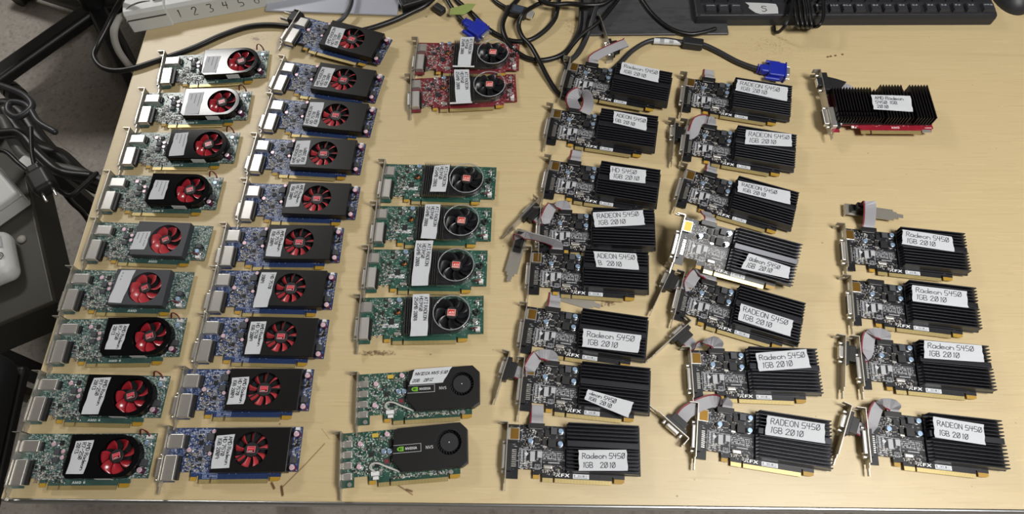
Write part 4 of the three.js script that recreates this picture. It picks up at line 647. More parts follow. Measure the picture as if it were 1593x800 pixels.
// ---------- cables, power strip and the other things at the back of the desk ----------
const CABLES = {
  "loopPower": [[-0.6629,0.06,-0.8674],[-0.6945,0.03,-0.8592],[-0.7127,0.014,-0.8317],[-0.7254,0.002,-0.8004],[-0.7244,-0.002,-0.7803],[-0.7063,0.0,-0.7579],[-0.6819,0.005,-0.7496],[-0.6538,0.005,-0.7536],[-0.6195,0.005,-0.7685],[-0.5607,0.005,-0.7974],[-0.5169,0.005,-0.8255],[-0.4761,0.005,-0.844],[-0.438,0.005,-0.8482],[-0.3928,0.005,-0.8424],[-0.3257,0.004,-0.8331],[-0.2817,0.005,-0.835],[-0.2287,0.005,-0.8564],[-0.1968,0.006,-0.8757],[-0.1731,0.008,-0.8899],[-0.1544,0.008,-0.9137]],
  "plugLead": [[-0.3808,0.012,-0.85],[-0.3539,0.008,-0.8466],[-0.3265,0.008,-0.848],[-0.3102,0.012,-0.8585],[-0.3006,0.016,-0.8793],[-0.2995,0.018,-0.9128]],
  "stripLead": [[-0.6836,0.02,-0.856],[-0.6973,0.014,-0.8533],[-0.7095,0.0,-0.845],[-0.7197,-0.02,-0.8419],[-0.7294,-0.05,-0.8428],[-0.7389,-0.09,-0.8511],[-0.7527,-0.14,-0.8693],[-0.8078,-0.26,-0.9224]],
  "a": [[-0.1279,0.005,-0.9167],[-0.1206,0.005,-0.9046],[-0.0949,0.005,-0.8764],[-0.0651,0.005,-0.8402],[-0.0396,0.005,-0.8203],[-0.0211,0.005,-0.8118],[0.0048,0.005,-0.8132],[0.0308,0.005,-0.8328],[0.0496,0.008,-0.8585],[0.0553,0.012,-0.8851],[0.0591,0.012,-0.9147]],
  "b": [[-0.0066,0.005,-0.9223],[-0.0143,0.006,-0.9032],[-0.0305,0.011,-0.8732],[-0.0389,0.01,-0.8453],[-0.0351,0.011,-0.8175],[-0.0209,0.007,-0.7934],[0.0016,0.005,-0.7759],[0.0229,0.005,-0.7705],[0.0485,0.005,-0.7759],[0.0668,0.005,-0.7881],[0.0812,0.006,-0.8107],[0.0914,0.009,-0.836],[0.0945,0.012,-0.8718],[0.0946,0.012,-0.9116]],
  "c": [[0.0536,0.012,-0.9147],[0.0389,0.013,-0.8959],[0.0178,0.014,-0.8832],[-0.0062,0.021,-0.8531],[-0.0116,0.013,-0.8395],[-0.006,0.009,-0.8193],[0.009,0.013,-0.7934],[0.0227,0.014,-0.7613],[0.0372,0.008,-0.7306],[0.0536,0.004,-0.7027],[0.0701,0.002,-0.694],[0.0907,0.002,-0.6914]],
  "d": [[0.1662,0.014,-0.9093],[0.1446,0.014,-0.874],[0.126,0.014,-0.8482],[0.0908,0.01,-0.8168],[0.0733,0.006,-0.7941],[0.0644,0.005,-0.7759],[0.0705,0.0022,-0.754],[0.0922,0.0022,-0.7407]],
  "e": [[0.1255,0.02,-0.9002],[0.1188,0.02,-0.871],[0.1117,0.016,-0.8463],[0.1008,0.005,-0.8144],[0.0871,0.004,-0.7849],[0.0706,0.003,-0.7641],[0.0659,0.0022,-0.738],[0.0864,0.0022,-0.7223]],
  "f": [[0.0178,0.02,-0.9006],[0.0297,0.02,-0.8844],[0.0483,0.02,-0.8785],[0.0734,0.02,-0.8799],[0.1025,0.022,-0.8748],[0.1311,0.02,-0.8797],[0.1516,0.02,-0.8972]],
  "g": [[0.1961,0.009,-0.9143],[0.2006,0.009,-0.8994],[0.2178,0.009,-0.8643],[0.2446,0.009,-0.8342],[0.275,0.008,-0.8238],[0.299,0.008,-0.828],[0.318,0.008,-0.835]],
  "vgaA": [[-0.1435,0.008,-0.9197],[-0.1321,0.008,-0.8942],[-0.1235,0.008,-0.8779],[-0.114,0.008,-0.8633],[-0.1047,0.008,-0.8517]],
  "vgaB": [[0.1179,0.0025,-0.7272],[0.1397,0.003,-0.7479],[0.1561,0.005,-0.7649],[0.1789,0.005,-0.7921],[0.2067,0.006,-0.8105],[0.2335,0.007,-0.8123],[0.2615,0.008,-0.8058],[0.2933,0.007,-0.8025],[0.3166,0.006,-0.7896],[0.3456,0.006,-0.7679],[0.3647,0.007,-0.7563],[0.3771,0.008,-0.7501]],
  "hdmi": [[-0.0627,0.005,-0.9164],[-0.0534,0.005,-0.9029],[-0.0397,0.007,-0.8889],[-0.0263,0.008,-0.8791]],
  "kbdLoopA": [[0.448,0.044,-0.8828],[0.4422,0.044,-0.86],[0.4344,0.044,-0.8376],[0.4266,0.036,-0.8233],[0.4221,0.016,-0.8244],[0.4185,0.007,-0.8301],[0.4192,0.004,-0.8428]],
  "kbdLoopB": [[0.4966,0.044,-0.8826],[0.4925,0.044,-0.8542],[0.4874,0.044,-0.8319],[0.4808,0.04,-0.8206],[0.4791,0.026,-0.8272],[0.4842,0.006,-0.8492]],
  "kbdLoopC": [[[0.448,0.044,-0.8828],[0.4464,0.044,-0.86],[0.4449,0.043,-0.8358],[0.4474,0.036,-0.8232],[0.4556,0.02,-0.8309],[0.4649,0.003,-0.8493]],[[0.4554,0.044,-0.8827],[0.4542,0.044,-0.8599],[0.4527,0.043,-0.8357],[0.4547,0.036,-0.8232],[0.463,0.02,-0.8309],[0.4724,0.003,-0.8493]],[[0.4628,0.044,-0.8827],[0.4621,0.044,-0.8599],[0.4605,0.043,-0.8357],[0.462,0.036,-0.8232],[0.4704,0.02,-0.8309],[0.48,0.003,-0.8493]],[[0.4702,0.044,-0.8827],[0.47,0.044,-0.8599],[0.4683,0.043,-0.8357],[0.4693,0.036,-0.8232],[0.4778,0.02,-0.8309],[0.4875,0.003,-0.8493]]],
  "bundle": [[[-1.1628,-0.3,-0.8434],[-1.1365,-0.3,-0.911],[-1.0973,-0.302,-0.8953],[-1.0378,-0.306,-0.8313],[-0.9636,-0.308,-0.7633],[-0.885,-0.312,-0.7161]],[[-1.0988,-0.24,-0.7852],[-1.0751,-0.24,-0.8326],[-1.0375,-0.242,-0.7867],[-0.9957,-0.244,-0.742],[-0.945,-0.2448,-0.723],[-0.8852,-0.248,-0.7102],[-0.8222,-0.25,-0.6865]],[[-1.047,-0.2,-0.7203],[-1.0068,-0.2,-0.7277],[-0.9666,-0.202,-0.6999],[-0.9273,-0.2028,-0.6718],[-0.8845,-0.2044,-0.6489],[-0.8497,-0.2052,-0.6328],[-0.8314,-0.2028,-0.6509],[-0.8102,-0.2,-0.6775]],[[-1.0811,-0.218,-0.7806],[-1.0434,-0.2192,-0.7815],[-1.0056,-0.2204,-0.7824],[-0.9542,-0.2232,-0.7359],[-0.899,-0.2252,-0.6959],[-0.841,-0.2272,-0.6871]],[[-1.0655,-0.186,-0.8791],[-1.0287,-0.186,-0.8662],[-0.9901,-0.186,-0.8472],[-0.9706,-0.1868,-0.8243],[-0.9759,-0.1868,-0.8088],[-0.9929,-0.1868,-0.798],[-1.0158,-0.1868,-0.8134],[-1.0167,-0.1868,-0.8321],[-0.9851,-0.1876,-0.828],[-0.9487,-0.19,-0.7882],[-0.9129,-0.1932,-0.7678]],[[-1.0897,-0.264,-0.8668],[-1.0485,-0.266,-0.8194],[-0.9938,-0.268,-0.778],[-0.9449,-0.2692,-0.7586],[-0.8956,-0.272,-0.7191],[-0.8446,-0.2748,-0.6939]]],
  "floorLead": [[-1.0013,-0.38,-0.7402],[-1.0083,-0.42,-0.7388],[-1.0156,-0.47,-0.7418],[-1.0293,-0.54,-0.7365]]
};
for (const k of ['loopPower', 'plugLead', 'a', 'b', 'c', 'd', 'e', 'f', 'g', 'vgaA', 'vgaB', 'hdmi']) for (const p of CABLES[k]) p[1] = Math.max(p[1], 0.0049);   // cables lie on the desk
const onDesk = p => p.map(([x, y, z]) => [x, y + DESK, z]);
const cable = (name, key, r, mat, label, category = 'cable', group) => tag(mesh(name, tubeCaps(onDesk(CABLES[key]), r), mat, scene), label, category, group);
cable('power_cable', 'loopPower', 0.0046, M.cable, 'thick black power cable looping over the desk edge behind the green cards');
cable('display_cable', 'a', 0.0042, M.cable, 'black cable running past the blue video plug to a wide loop');
cable('display_cable', 'b', 0.0044, M.cable, 'black cable making a round loop beside the red cards');
cable('display_cable', 'c', 0.004, M.cable, 'black cable crossing over the loops down to a black finned card');
cable('display_cable', 'd', 0.0036, M.cable, 'black cable slanting off the dark sheet to a bracket');
cable('display_cable', 'e', 0.0042, M.cableGrey, 'dark grey cable dropping off the dark sheet edge');
cable('display_cable', 'f', 0.0042, M.cable, 'black cable lying across the other cables');
cable('keyboard_lead', 'g', 0.0036, M.cable, 'black cable curving over the dark sheet to the keyboard');

// a frame on the desk: origin at a, x towards b (level), y up
function framed(name, a, b, label, category, group) {
  const t = thing(name, label, category, group); t.position.set(a[0], a[1] + DESK, a[2]); t.rotation.y = -Math.atan2(b[2] - a[2], b[0] - a[0]); return t;
}
const rb = (w, h, d, r, x, y, z) => new RoundedBoxGeometry(w, h, d, 3, r).translate(x, y, z);
{ // power strip: its front runs along +x, its back towards -z
  const t = framed('power_strip', [-0.6734, 0, -0.8377], [-0.4473, 0, -0.8951], 'white power strip with black numbers along its side', 'power strip');
  const prof = (w, h, c, len, x0) => { const s = new THREE.Shape(); s.moveTo(0, 0.002); s.lineTo(0.004, h - c); s.lineTo(0.004 + c, h); s.lineTo(w - c, h); s.lineTo(w, h - c); s.lineTo(w, 0.002); s.closePath(); return new THREE.ExtrudeGeometry(s, { depth: len, bevelEnabled: true, bevelThickness: 0.002, bevelSize: 0.0015, bevelSegments: 2 }).rotateY(Math.PI / 2).translate(x0, 0, 0); };
  mesh('end_block', prof(0.066, 0.037, 0.004, 0.064, 0.002), M.whitePlastic, t); mesh('outlet_body', prof(0.06, 0.033, 0.004, 0.36, 0.068), M.whitePlastic, t).position.z = -0.003;
  mesh('seam', slab(0.0, 0.066, 0.0235, 0.0245, -0.006, 0.0002), M.darkMetal, t);
  mesh('switch', [rb(0.014, 0.01, 0.03, 0.002, 0.057, 0.041, -0.036)], M.plasticBlack, t, 'black rocker switch');
  mesh('curved_groove', tube([[0.006, 0.037, -0.012], [0.018, 0.038, -0.02], [0.032, 0.038, -0.023], [0.046, 0.037, -0.022]].map(p => new THREE.Vector3(...p)), 0.0018, 20), M.darkMetal, t);
  const R = rng(8);
  for (let i = 0; i < 6; i++) {
    const o = mesh('outlet', new THREE.CylinderGeometry(0.0125, 0.0125, 0.001, 24).translate(0.084 + i * 0.0262, 0.0336, -0.034), M.ceramicWhite, t);
    mesh('outlet_slot', [slab(-0.0055, -0.0035, 0, 0.0004, -0.004, 0.004), slab(0.0035, 0.0055, 0, 0.0004, -0.004, 0.004)], M.plasticBlack, o).position.set(0.084 + i * 0.0262, 0.0341, -0.034);
    mesh('divider', slab(0.0965 + i * 0.0262, 0.097 + i * 0.0262, 0.0328, 0.0336, -0.05, -0.012), M.darkMetal, t);
    // marker-pen numbers on the side, made of short strokes
    const sts = GLYPH[String(i + 1)].split('|').map(w => w.split(' ').map(q => new THREE.Vector3(0.0805 + i * 0.0262 + +q[0] / 6 * 0.0075 + (R() - 0.5) * 0.0004, 0.0245 - +q[1] / 8 * 0.0145, -0.0052 + (+q[1] / 8) * 0.0018)));
    mesh('number', sts.map(st => new THREE.TubeGeometry(new THREE.CatmullRomCurve3(st, false, 'catmullrom', 0.1), 24, 0.00095, 6)), M.plasticBlack, t, 'black handwritten number');
  }
  mesh('power_lead', tubeCaps(CABLES.stripLead.map(p => { const v = new THREE.Vector3(p[0], p[1] + DESK, p[2]); t.updateMatrixWorld(true); return t.worldToLocal(v).toArray(); }), 0.0062), M.whiteCable, t, 'thick white cable hanging off the desk');
}
{ // black mains plug with two bare blades
  const t = framed('mains_plug', [-0.3845, 0, -0.8495], [-0.4079, 0, -0.8583], 'black two blade mains plug lying behind the askew blue card', 'plug');
  mesh('body', [rb(0.022, 0.022, 0.026, 0.005, 0.006, 0.0125, 0), rb(0.016, 0.015, 0.016, 0.005, -0.01, 0.0115, 0)], M.plasticBlack, t);
  for (const z of [-0.0065, 0.0065]) mesh('blade', rb(0.017, 0.0065, 0.0016, 0.0006, 0.025, 0.014, z), M.nickel, t);
  mesh('lead', tubeCaps(CABLES.plugLead.map(p => { t.updateMatrixWorld(true); return t.worldToLocal(new THREE.Vector3(p[0], p[1] + DESK, p[2])).toArray(); }), 0.0036), M.cableGrey, t);
}
{ // flat silver stand plate, and the dark glossy one
  const a = framed('stand_plate', [-0.4528, 0, -0.8814], [-0.2223, 0, -0.8704], 'flat silver grey stand plate behind the blue cards', 'stand');
  mesh('plate', new RoundedBoxGeometry(0.232, 0.004, 0.16, 2, 0.0015).translate(0.116, 0.0035, -0.08), std(0xb9bcc8, 0.3, 0.35), a); mesh('rubber_base', slab(0.004, 0.228, 0.0001, 0.0016, -0.156, -0.004), M.plasticBlack, a);
  const b = framed('stand_plate', [0.0947, 0, -0.8251], [0.3408, 0, -0.8274], 'dark grey glossy flat sheet under cables beside the keyboard', 'stand');
  const R = rng(91), c = canvas(512, 512), g = c.getContext('2d'); g.fillStyle = '#464749'; g.fillRect(0, 0, 512, 512);
  for (let i = 0; i < 900; i++) { g.fillStyle = R() < 0.5 ? 'rgba(90,92,94,0.06)' : 'rgba(12,12,13,0.08)'; const s = 8 + R() * 60; g.fillRect(R() * 512, R() * 512, s, s * 0.12 + 1); }
  mesh('plate', new RoundedBoxGeometry(0.247, 0.004, 0.3, 2, 0.0015).translate(0.1235, 0.0032, -0.15), new THREE.MeshStandardMaterial({ map: tex(c), roughness: 0.3 }), b); mesh('rubber_base', slab(0.004, 0.243, 0.0001, 0.0014, -0.296, -0.004), M.plasticBlack, b);
}
{ // ribbed black power brick
  const t = framed('power_adapter', [-0.2105, 0, -0.8725], [-0.166, 0, -0.8905], 'small ribbed black adapter beside the silver plate', 'adapter');
  mesh('body', rb(0.05, 0.02, 0.034, 0.003, 0.025, 0.0103, -0.02), M.plasticBlack, t);
  for (let i = 0; i < 4; i++) mesh('rib', rb(0.003, 0.003, 0.026, 0.001, 0.01 + i * 0.01, 0.0205, -0.02), M.plasticDark, t);
}
function videoPlug(name, a, b, label, lead, leadMat, leadR) {       // blue plug: x runs from the cable to the metal tip
  const t = framed(name, [a[0], 0, a[2]], [b[0], 0, b[2]], label, 'plug');
  mesh('hood', [rb(0.026, 0.015, 0.028, 0.003, 0.03, 0.0085, 0), rb(0.016, 0.012, 0.016, 0.004, 0.012, 0.0085, 0)], M.vgaBlue, t, 'bright blue plastic hood');
  for (let i = 0; i < 4; i++) mesh('strain_ring', rb(0.002, 0.0105, 0.0125, 0.0008, 0.0005 + i * 0.0035, 0.0085, 0), M.vgaBlue, t);
  for (const z of [-0.0165, 0.0165]) { const s = mesh('thumb_screw', new THREE.CylinderGeometry(0.0034, 0.0034, 0.022, 12).rotateZ(Math.PI / 2).translate(0.024, 0.0085, z), M.vgaBlue, t); mesh('screw_tip', new THREE.CylinderGeometry(0.0014, 0.0014, 0.012, 8).rotateZ(Math.PI / 2).translate(0.045, 0.0085, z * 0.75), M.nickel, s); }
  mesh('flange', rb(0.0025, 0.0155, 0.031, 0.001, 0.0435, 0.0085, 0), M.vgaBlue, t);
  mesh('metal_tip', rb(0.007, 0.0095, 0.0175, 0.0025, 0.0478, 0.0085, 0), M.nickel, t);
  t.updateMatrixWorld(true);
  mesh('lead', tubeCaps(CABLES[lead].map(p => t.worldToLocal(new THREE.Vector3(p[0], p[1] + DESK, p[2])).toArray()), leadR), leadMat, t);
  return t;
}
{
  const a = videoPlug('video_cable', [-0.1047, 0, -0.8517], [-0.06, 0, -0.8147], 'blue video plug on a cable with a yellow green tag', 'vgaA', M.cable, 0.0034);
  const g = new THREE.ExtrudeGeometry(shapeOf([[0, 0], [24, -2], [36, 8], [44, 20], [30, 22], [14, 16], [2, 13]]), { depth: 0.0012, bevelEnabled: true, bevelSize: 0.0004, bevelThickness: 0.0003, bevelSegments: 1 }).rotateX(-Math.PI / 2);
  const tg = mesh('cable_tag', g, std(0x8c9a55, 0.55), a, 'yellow green plastic tag'); tg.position.set(-0.027, 0.0118, 0.006); tg.rotation.y = 0.75;
  mesh('moulded_joint', rb(0.022, 0.013, 0.014, 0.004, -0.052, 0.0085, 0.006), M.plasticDark, a);
  const b = videoPlug('video_cable', [0.3771, 0, -0.7501], [0.4184, 0, -0.7422], 'blue video plug on a dark cable with a ferrite lump', 'vgaB', M.cableGrey, 0.0041);
  const put = (o, p, q, y) => { b.updateMatrixWorld(true); const m = b.worldToLocal(new THREE.Vector3((p[0] + q[0]) / 2, DESK + y, (p[2] + q[2]) / 2)); o.position.copy(m); o.rotation.y = -Math.atan2(q[2] - p[2], q[0] - p[0]) - b.rotation.y; };
  put(mesh('ferrite', rb(0.034, 0.0145, 0.0165, 0.003, 0, 0, 0), M.plasticDark, b, 'dark grey moulded ferrite lump'), [0.2615, 0, -0.8058], [0.2939, 0, -0.8002], 0.008);
  const c = canvas(256, 64), g2 = c.getContext('2d'), R = rng(55); g2.fillStyle = '#cfd1d4'; g2.fillRect(0, 0, 256, 64); g2.fillStyle = '#3c3e44'; for (let r = 0; r < 2; r++) for (let x = 8; x < 246; x += 7) if (R() < 0.8) g2.fillRect(x, 14 + r * 22, 4, 10);
  put(mesh('cable_label', new THREE.CylinderGeometry(0.0049, 0.0049, 0.045, 20).rotateZ(Math.PI / 2), new THREE.MeshStandardMaterial({ map: tex(c), roughness: 0.55 }), b, 'white printed cable label'), [0.213, 0, -0.8102], [0.2597, 0, -0.8067], 0.0066);
}
{
  const t = framed('display_plug', [-0.0263, 0, -0.8791], [0.0146, 0, -0.8644], 'dark grey cable plug with bright metal tip inside the cable loop', 'plug');
  mesh('hood', [rb(0.03, 0.0125, 0.021, 0.003, 0.016, 0.0082, 0), rb(0.012, 0.009, 0.012, 0.003, -0.003, 0.0082, 0)], M.plasticDark, t); mesh('hood_inlay', rb(0.018, 0.0012, 0.014, 0.0005, 0.014, 0.0145, 0), std(0x3d4654, 0.4), t);
  mesh('metal_tip', rb(0.011, 0.0058, 0.0145, 0.001, 0.0365, 0.0085, 0), std(0xe6e6e2, 0.3, 0.6), t); mesh('tip_opening', slab(0.0415, 0.0422, 0.0068, 0.0102, -0.0055, 0.0055), M.plasticBlack, t);
  t.updateMatrixWorld(true); mesh('lead', tubeCaps(CABLES.hdmi.map(p => t.worldToLocal(new THREE.Vector3(p[0], p[1] + DESK, p[2])).toArray()), 0.0036), M.cable, t);
}
{ // keyboard turned round: its back edge faces the cards
  const t = framed('keyboard', [0.290, 0, -0.8515], [0.79, 0, -0.8523], 'black keyboard turned round with its cable wound about it', 'keyboard'), L = 0.492;
  const prof = new THREE.Shape(); prof.moveTo(0, 0.002); prof.lineTo(0, 0.013); prof.lineTo(0.0016, 0.0175); prof.lineTo(0.006, 0.0185); prof.lineTo(0.17, 0.015); prof.lineTo(0.17, 0.002); prof.closePath();
  mesh('case', new THREE.ExtrudeGeometry(prof, { depth: L, bevelEnabled: true, bevelSize: 0.002, bevelThickness: 0.004, bevelSegments: 3 }).rotateY(Math.PI / 2).translate(0, 0, 0), M.keyBody, t);
  mesh('case_rim', [rb(L - 0.004, 0.0026, 0.0022, 0.001, L / 2, 0.0196, -0.0022)], std(0x2e2f33, 0.35), t);
  for (const x of [0.05, 0.42]) mesh('foot', rb(0.03, 0.0035, 0.012, 0.001, x, 0.0018, -0.012), M.plasticBlack, t);
  // the row of function keys, then the number row behind it
  const kc = canvas(512, 64), kg = kc.getContext('2d'); kg.fillStyle = '#303136'; kg.fillRect(0, 0, 512, 64);
  ['F12', 'F11', 'F10', 'F9', 'F8', 'F7', 'F6', 'F5', 'F4', 'F3', 'F2', 'F1', 'Esc', 'Pause', 'Scroll', 'Print'].forEach((s, i) => { kg.save(); kg.translate(i * 32 + 16, 22); kg.rotate(Math.PI); word(kg, s, -s.length * 3.2, 5, s.length > 3 ? 10 : 13, '#a9acb2', 'bold'); kg.restore(); });
  const km = new THREE.MeshStandardMaterial({ map: tex(kc), roughness: 0.45 });
  const keyGeo = (w, d, i) => {                 // a key cap that narrows to its top
    const g = new THREE.CylinderGeometry(0.5 * 0.80 * Math.SQRT2, 0.5 * Math.SQRT2, 1, 4, 1).rotateY(Math.PI / 4).toNonIndexed(); g.scale(w, 0.0085, d); g.computeVertexNormals();
    const p = g.attributes.position, uv = g.attributes.uv; for (let q = 0; q < p.count; q++) uv.setXY(q, i === undefined ? 0.001 : (i + 0.5 + p.getX(q) / w * 0.9) / 16, i === undefined ? 0.02 : 0.5 - p.getZ(q) / d * 0.9); return g;
  };
  const xs = [0.4902, 0.5132, 0.5348, 0.5556, 0.5813, 0.6028, 0.625, 0.6465, 0.6721, 0.6943, 0.7171, 0.7392, 0.7675, 0.3073, 0.3284, 0.3487];
  xs.forEach((x, i) => mesh('key', keyGeo(i === 12 ? 0.022 : 0.0185, 0.0185, i), km, t).position.set(x - 0.290 + 0.003, 0.0224, -0.0135));
  for (let r = 0; r < 4; r++) for (let i = 0; i < 21; i++) { if (i === 3 || i === 4) continue; mesh('key', keyGeo(0.0185, 0.0185), km, t).position.set(0.016 + i * 0.0224 + (i > 3 ? 0.006 : 0), 0.0219 - r * 0.0004, -0.0385 - r * 0.021); }
  t.updateMatrixWorld(true); const lc = p => t.worldToLocal(new THREE.Vector3(p[0], p[1] + DESK, p[2])).toArray();
  mesh('keyboard_cable', [CABLES.kbdLoopA, CABLES.kbdLoopB, ...CABLES.kbdLoopC].map(c => tubeCaps(c.map(p => { const q = lc(p); q[1] = Math.max(q[1] * 0.78 , 0.004); return q; }), 0.0029)), M.cable, t, 'black cable wound round the keyboard');
  // masking tape with a letter
  const tc = canvas(256, 128), tg = tc.getContext('2d'), R = rng(6); tg.fillStyle = '#b9babb'; tg.fillRect(0, 0, 256, 128); for (let i = 0; i < 500; i++) { tg.fillStyle = 'rgba(150,150,152,0.16)'; tg.fillRect(R() * 256, R() * 128, 30 * R(), 2); }
  tg.save(); tg.translate(126, 100); tg.scale(1, 1); writeLine(tg, 'S', 0, 0, 58, R, 7, '#2a2a2e'); tg.restore();
  const s = shapeOf([[0, 26], [6, 19], [4, 14], [9, 8], [14, 3], [22, 0], [52, 1], [53, 14], [51, 22], [38, 24], [20, 25]]), g = new THREE.ExtrudeGeometry(s, { depth: 0.0003, bevelEnabled: false }).rotateX(-Math.PI / 2), p = g.attributes.position, uv = g.attributes.uv;
  for (let i = 0; i < p.count; i++) uv.setXY(i, p.getX(i) / 0.053, -p.getZ(i) / 0.026);
  mesh('tape_label', g, new THREE.MeshStandardMaterial({ map: tex(tc), roughness: 0.7 }), t, 'torn grey tape with a handwritten S').position.set(0.081, 0.0208, -0.0035);
}
{ // computer mouse at the end of the keyboard
  const t = framed('computer_mouse', [0.803, 0, -0.897], [0.86, 0, -0.897], 'dark computer mouse at the end of the keyboard', 'mouse');
  const shell = new THREE.SphereGeometry(1, 32, 20, 0, Math.PI * 2, 0, Math.PI / 2).scale(0.034, 0.03, 0.05).translate(0.034, 0.0015, -0.024);
  mesh('shell', [shell, new THREE.CylinderGeometry(1, 1, 0.002, 32).scale(0.034, 1, 0.05).translate(0.034, 0.001, -0.024)], M.keyBody, t);
  mesh('wheel', new THREE.CylinderGeometry(0.008, 0.008, 0.006, 18).rotateZ(Math.PI / 2).translate(0.034, 0.025, -0.006), M.plasticBlack, t); mesh('button_gap', rb(0.0012, 0.004, 0.028, 0.0004, 0.034, 0.0268, -0.006), M.plasticBlack, t);
}

// ---------- beside the desk ----------
{ // low dark metal side table whose edge runs past the desk
  const a = [-1.1207, 0.42, -0.8732], b = [-0.9189, 0.42, -0.4778], t = thing('side_table', 'low dark grey metal side table left of the desk', 'table');
  t.position.set(a[0], 0, a[2]); t.rotation.y = -Math.atan2(b[2] - a[2], b[0] - a[0]);
  mesh('top', rb(0.5, 0.012, 0.24, 0.003, 0.205, 0.4145, 0.118), std(0x4a4843, 0.45, 0.3), t); mesh('apron', rb(0.49, 0.1, 0.23, 0.004, 0.205, 0.359, 0.118), std(0x2b2a27, 0.5, 0.3), t);
  for (const [x, z] of [[-0.02, 0.03], [0.43, 0.03], [-0.02, 0.2], [0.43, 0.2]]) mesh('leg', slab(x - 0.016, x + 0.016, 0, 0.31, z - 0.016, z + 0.016), M.plasticDark, t);
  mesh('bolt', new THREE.SphereGeometry(0.009, 14, 10).scale(1, 0.6, 1).translate(0.29, 0.4225, 0.03), std(0x8f8c84, 0.5), t);
}
{ // white office devices on the cabinet
  const t = thing('white_device', 'white rounded device with small round emblem on the low side table', 'device'); t.position.set(-1.035, 0.4206, -0.545); t.rotation.y = -1.1;
  mesh('shell', new RoundedBoxGeometry(0.11, 0.045, 0.075, 6, 0.021).translate(0, 0.0226, 0), M.whitePlastic, t); mesh('emblem', new THREE.TorusGeometry(0.0075, 0.0008, 8, 24).rotateX(-Math.PI / 2).translate(0.012, 0.0453, -0.02), M.darkMetal, t);
  mesh('emblem_letter', [slab(0.0095, 0.0105, 0.045, 0.0456, -0.0245, -0.016), slab(0.0105, 0.0145, 0.045, 0.0456, -0.0245, -0.0237), slab(0.0105, 0.0145, 0.045, 0.0456, -0.0207, -0.0199), slab(0.0138, 0.0146, 0.045, 0.0456, -0.0245, -0.0199)], M.darkMetal, t);
  mesh('panel', new RoundedBoxGeometry(0.03, 0.001, 0.018, 2, 0.0004).translate(-0.022, 0.0452, -0.02), std(0xa9acb0, 0.5), t);
  const u = thing('white_box', 'white plastic box at the far corner of the low side table', 'box'); u.position.set(-1.10, 0.4206, -0.69); u.rotation.y = -0.75;
  mesh('body', new RoundedBoxGeometry(0.13, 0.05, 0.1, 3, 0.006).translate(0, 0.0251, 0), M.whitePlastic, u); mesh('lid_edge', new RoundedBoxGeometry(0.132, 0.004, 0.102, 2, 0.0015).translate(0, 0.036, 0), std(0x9fa1a3, 0.5), u);
}
CABLES.bundle.forEach((c, i) => tag(mesh('bundled_cable', tubeCaps(onDesk(c), [0.017, 0.011, 0.0045, 0.010, 0.0065, 0.017][i]), [M.cable, std(0x4c4b4a, 0.5), M.cable, M.cable, M.cableGrey, M.cable][i], scene), ['thick black cable at the back of the tangle beside the desk', 'grey cable in the tangle beside the desk', 'thin black cable hooking up at the desk edge', 'black cable through the middle of the cable tangle', 'thin coiled cable on top of the cable tangle', 'thickest black cable sagging towards the desk'][i], 'cable', 'cables tangled beside the desk'));
tag(mesh('cable_label', rb(0.046, 0.024, 0.026, 0.006, 0, 0, 0), M.whitePlastic, scene), 'white paper label wrapped round the tangled cables', 'label').position.set(-0.972, 0.514, -0.7155);
scene.children[scene.children.length - 1].rotation.y = -0.5;
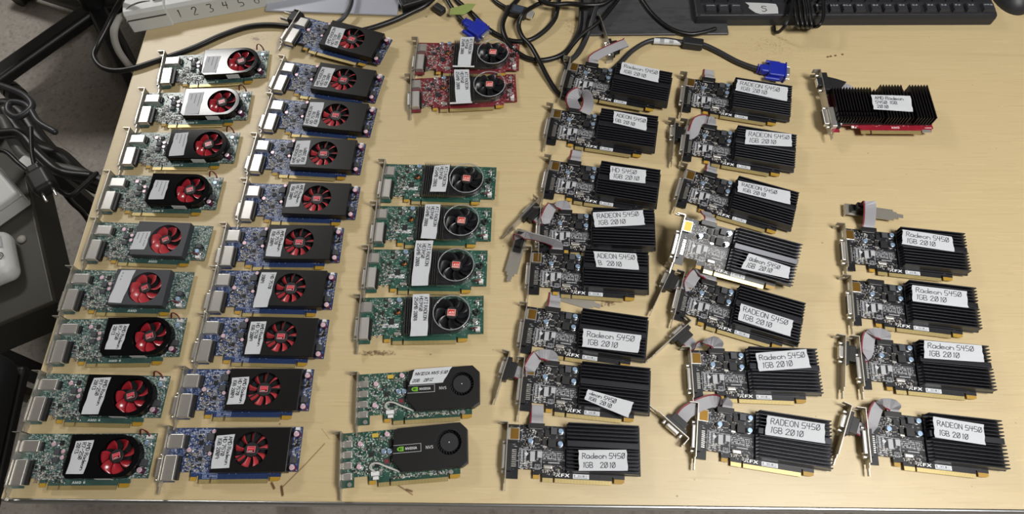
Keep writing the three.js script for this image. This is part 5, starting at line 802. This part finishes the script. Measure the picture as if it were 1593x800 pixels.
{
  const t = thing('wall_plug', 'black plug with two round pins hanging from the tangled cables', 'plug'); t.position.set(-0.8788, 0.585, -0.6377); t.rotation.y = -0.9;
  mesh('body', [rb(0.052, 0.03, 0.04, 0.01, 0, 0, 0), rb(0.02, 0.024, 0.026, 0.006, -0.03, 0, 0)], M.plasticBlack, t);
  for (const z of [-0.0095, 0.0095]) mesh('pin', new THREE.CylinderGeometry(0.0024, 0.0024, 0.02, 12).rotateZ(Math.PI / 2).translate(0.034, 0, z), M.nickel, t);
  mesh('lead', tubeCaps([[-0.036, 0, 0], [-0.07, 0.004, -0.01], [-0.12, 0.008, -0.03]], 0.004), M.cable, t);
}
tag(mesh('floor_cable', tubeCaps(onDesk(CABLES.floorLead), 0.006), M.cable, scene), 'black cable running down under the desk edge', 'cable');
{ // swivel chair base behind, seat in front
  const t = thing('swivel_chair', 'black five legged swivel chair base behind the desk corner', 'chair'); t.position.set(-1.307, 0, -1.552);
  for (let i = 0; i < 5; i++) {
    const a = -129 / 180 * Math.PI + i * Math.PI * 2 / 5, leg = mesh('base_leg', rb(0.38, 0.04, 0.06, 0.014, 0.2, 0.095, 0), M.plasticBlack, t); leg.rotation.y = a;
    const c = mesh('caster', [new THREE.CylinderGeometry(0.027, 0.027, 0.02, 20).rotateX(Math.PI / 2).translate(0, 0.0275, 0.014), new THREE.CylinderGeometry(0.027, 0.027, 0.02, 20).rotateX(Math.PI / 2).translate(0, 0.0275, -0.014), new THREE.CylinderGeometry(0.008, 0.008, 0.045, 12).translate(0, 0.064, 0)], M.plasticBlack, leg); c.position.set(0.345, 0, 0);
  }
  mesh('gas_column', new THREE.CylinderGeometry(0.028, 0.034, 0.34, 24).translate(0, 0.27, 0), M.plasticBlack, t); mesh('seat', rb(0.48, 0.08, 0.46, 0.035, 0, 0.48, 0), std(0x0e0f12, 0.8), t);
}
{
  const t = thing('black_chair', 'black padded chair pushed against the front left desk corner', 'chair'); t.position.set(-1.17, 0, -0.085); t.rotation.y = 0.1;
  mesh('seat', rb(0.52, 0.09, 0.5, 0.04, 0, 0.44, 0), std(0x0d0f13, 0.75), t); mesh('seat_frame', rb(0.5, 0.02, 0.48, 0.008, 0, 0.386, 0), M.plasticBlack, t);
  for (const [x, z] of [[-0.22, -0.2], [0.22, -0.2], [-0.22, 0.2], [0.22, 0.2]]) mesh('leg', new THREE.CylinderGeometry(0.014, 0.012, 0.38, 14).translate(x, 0.19, z), M.darkMetal, t);
}

renderer.render(scene, camera);
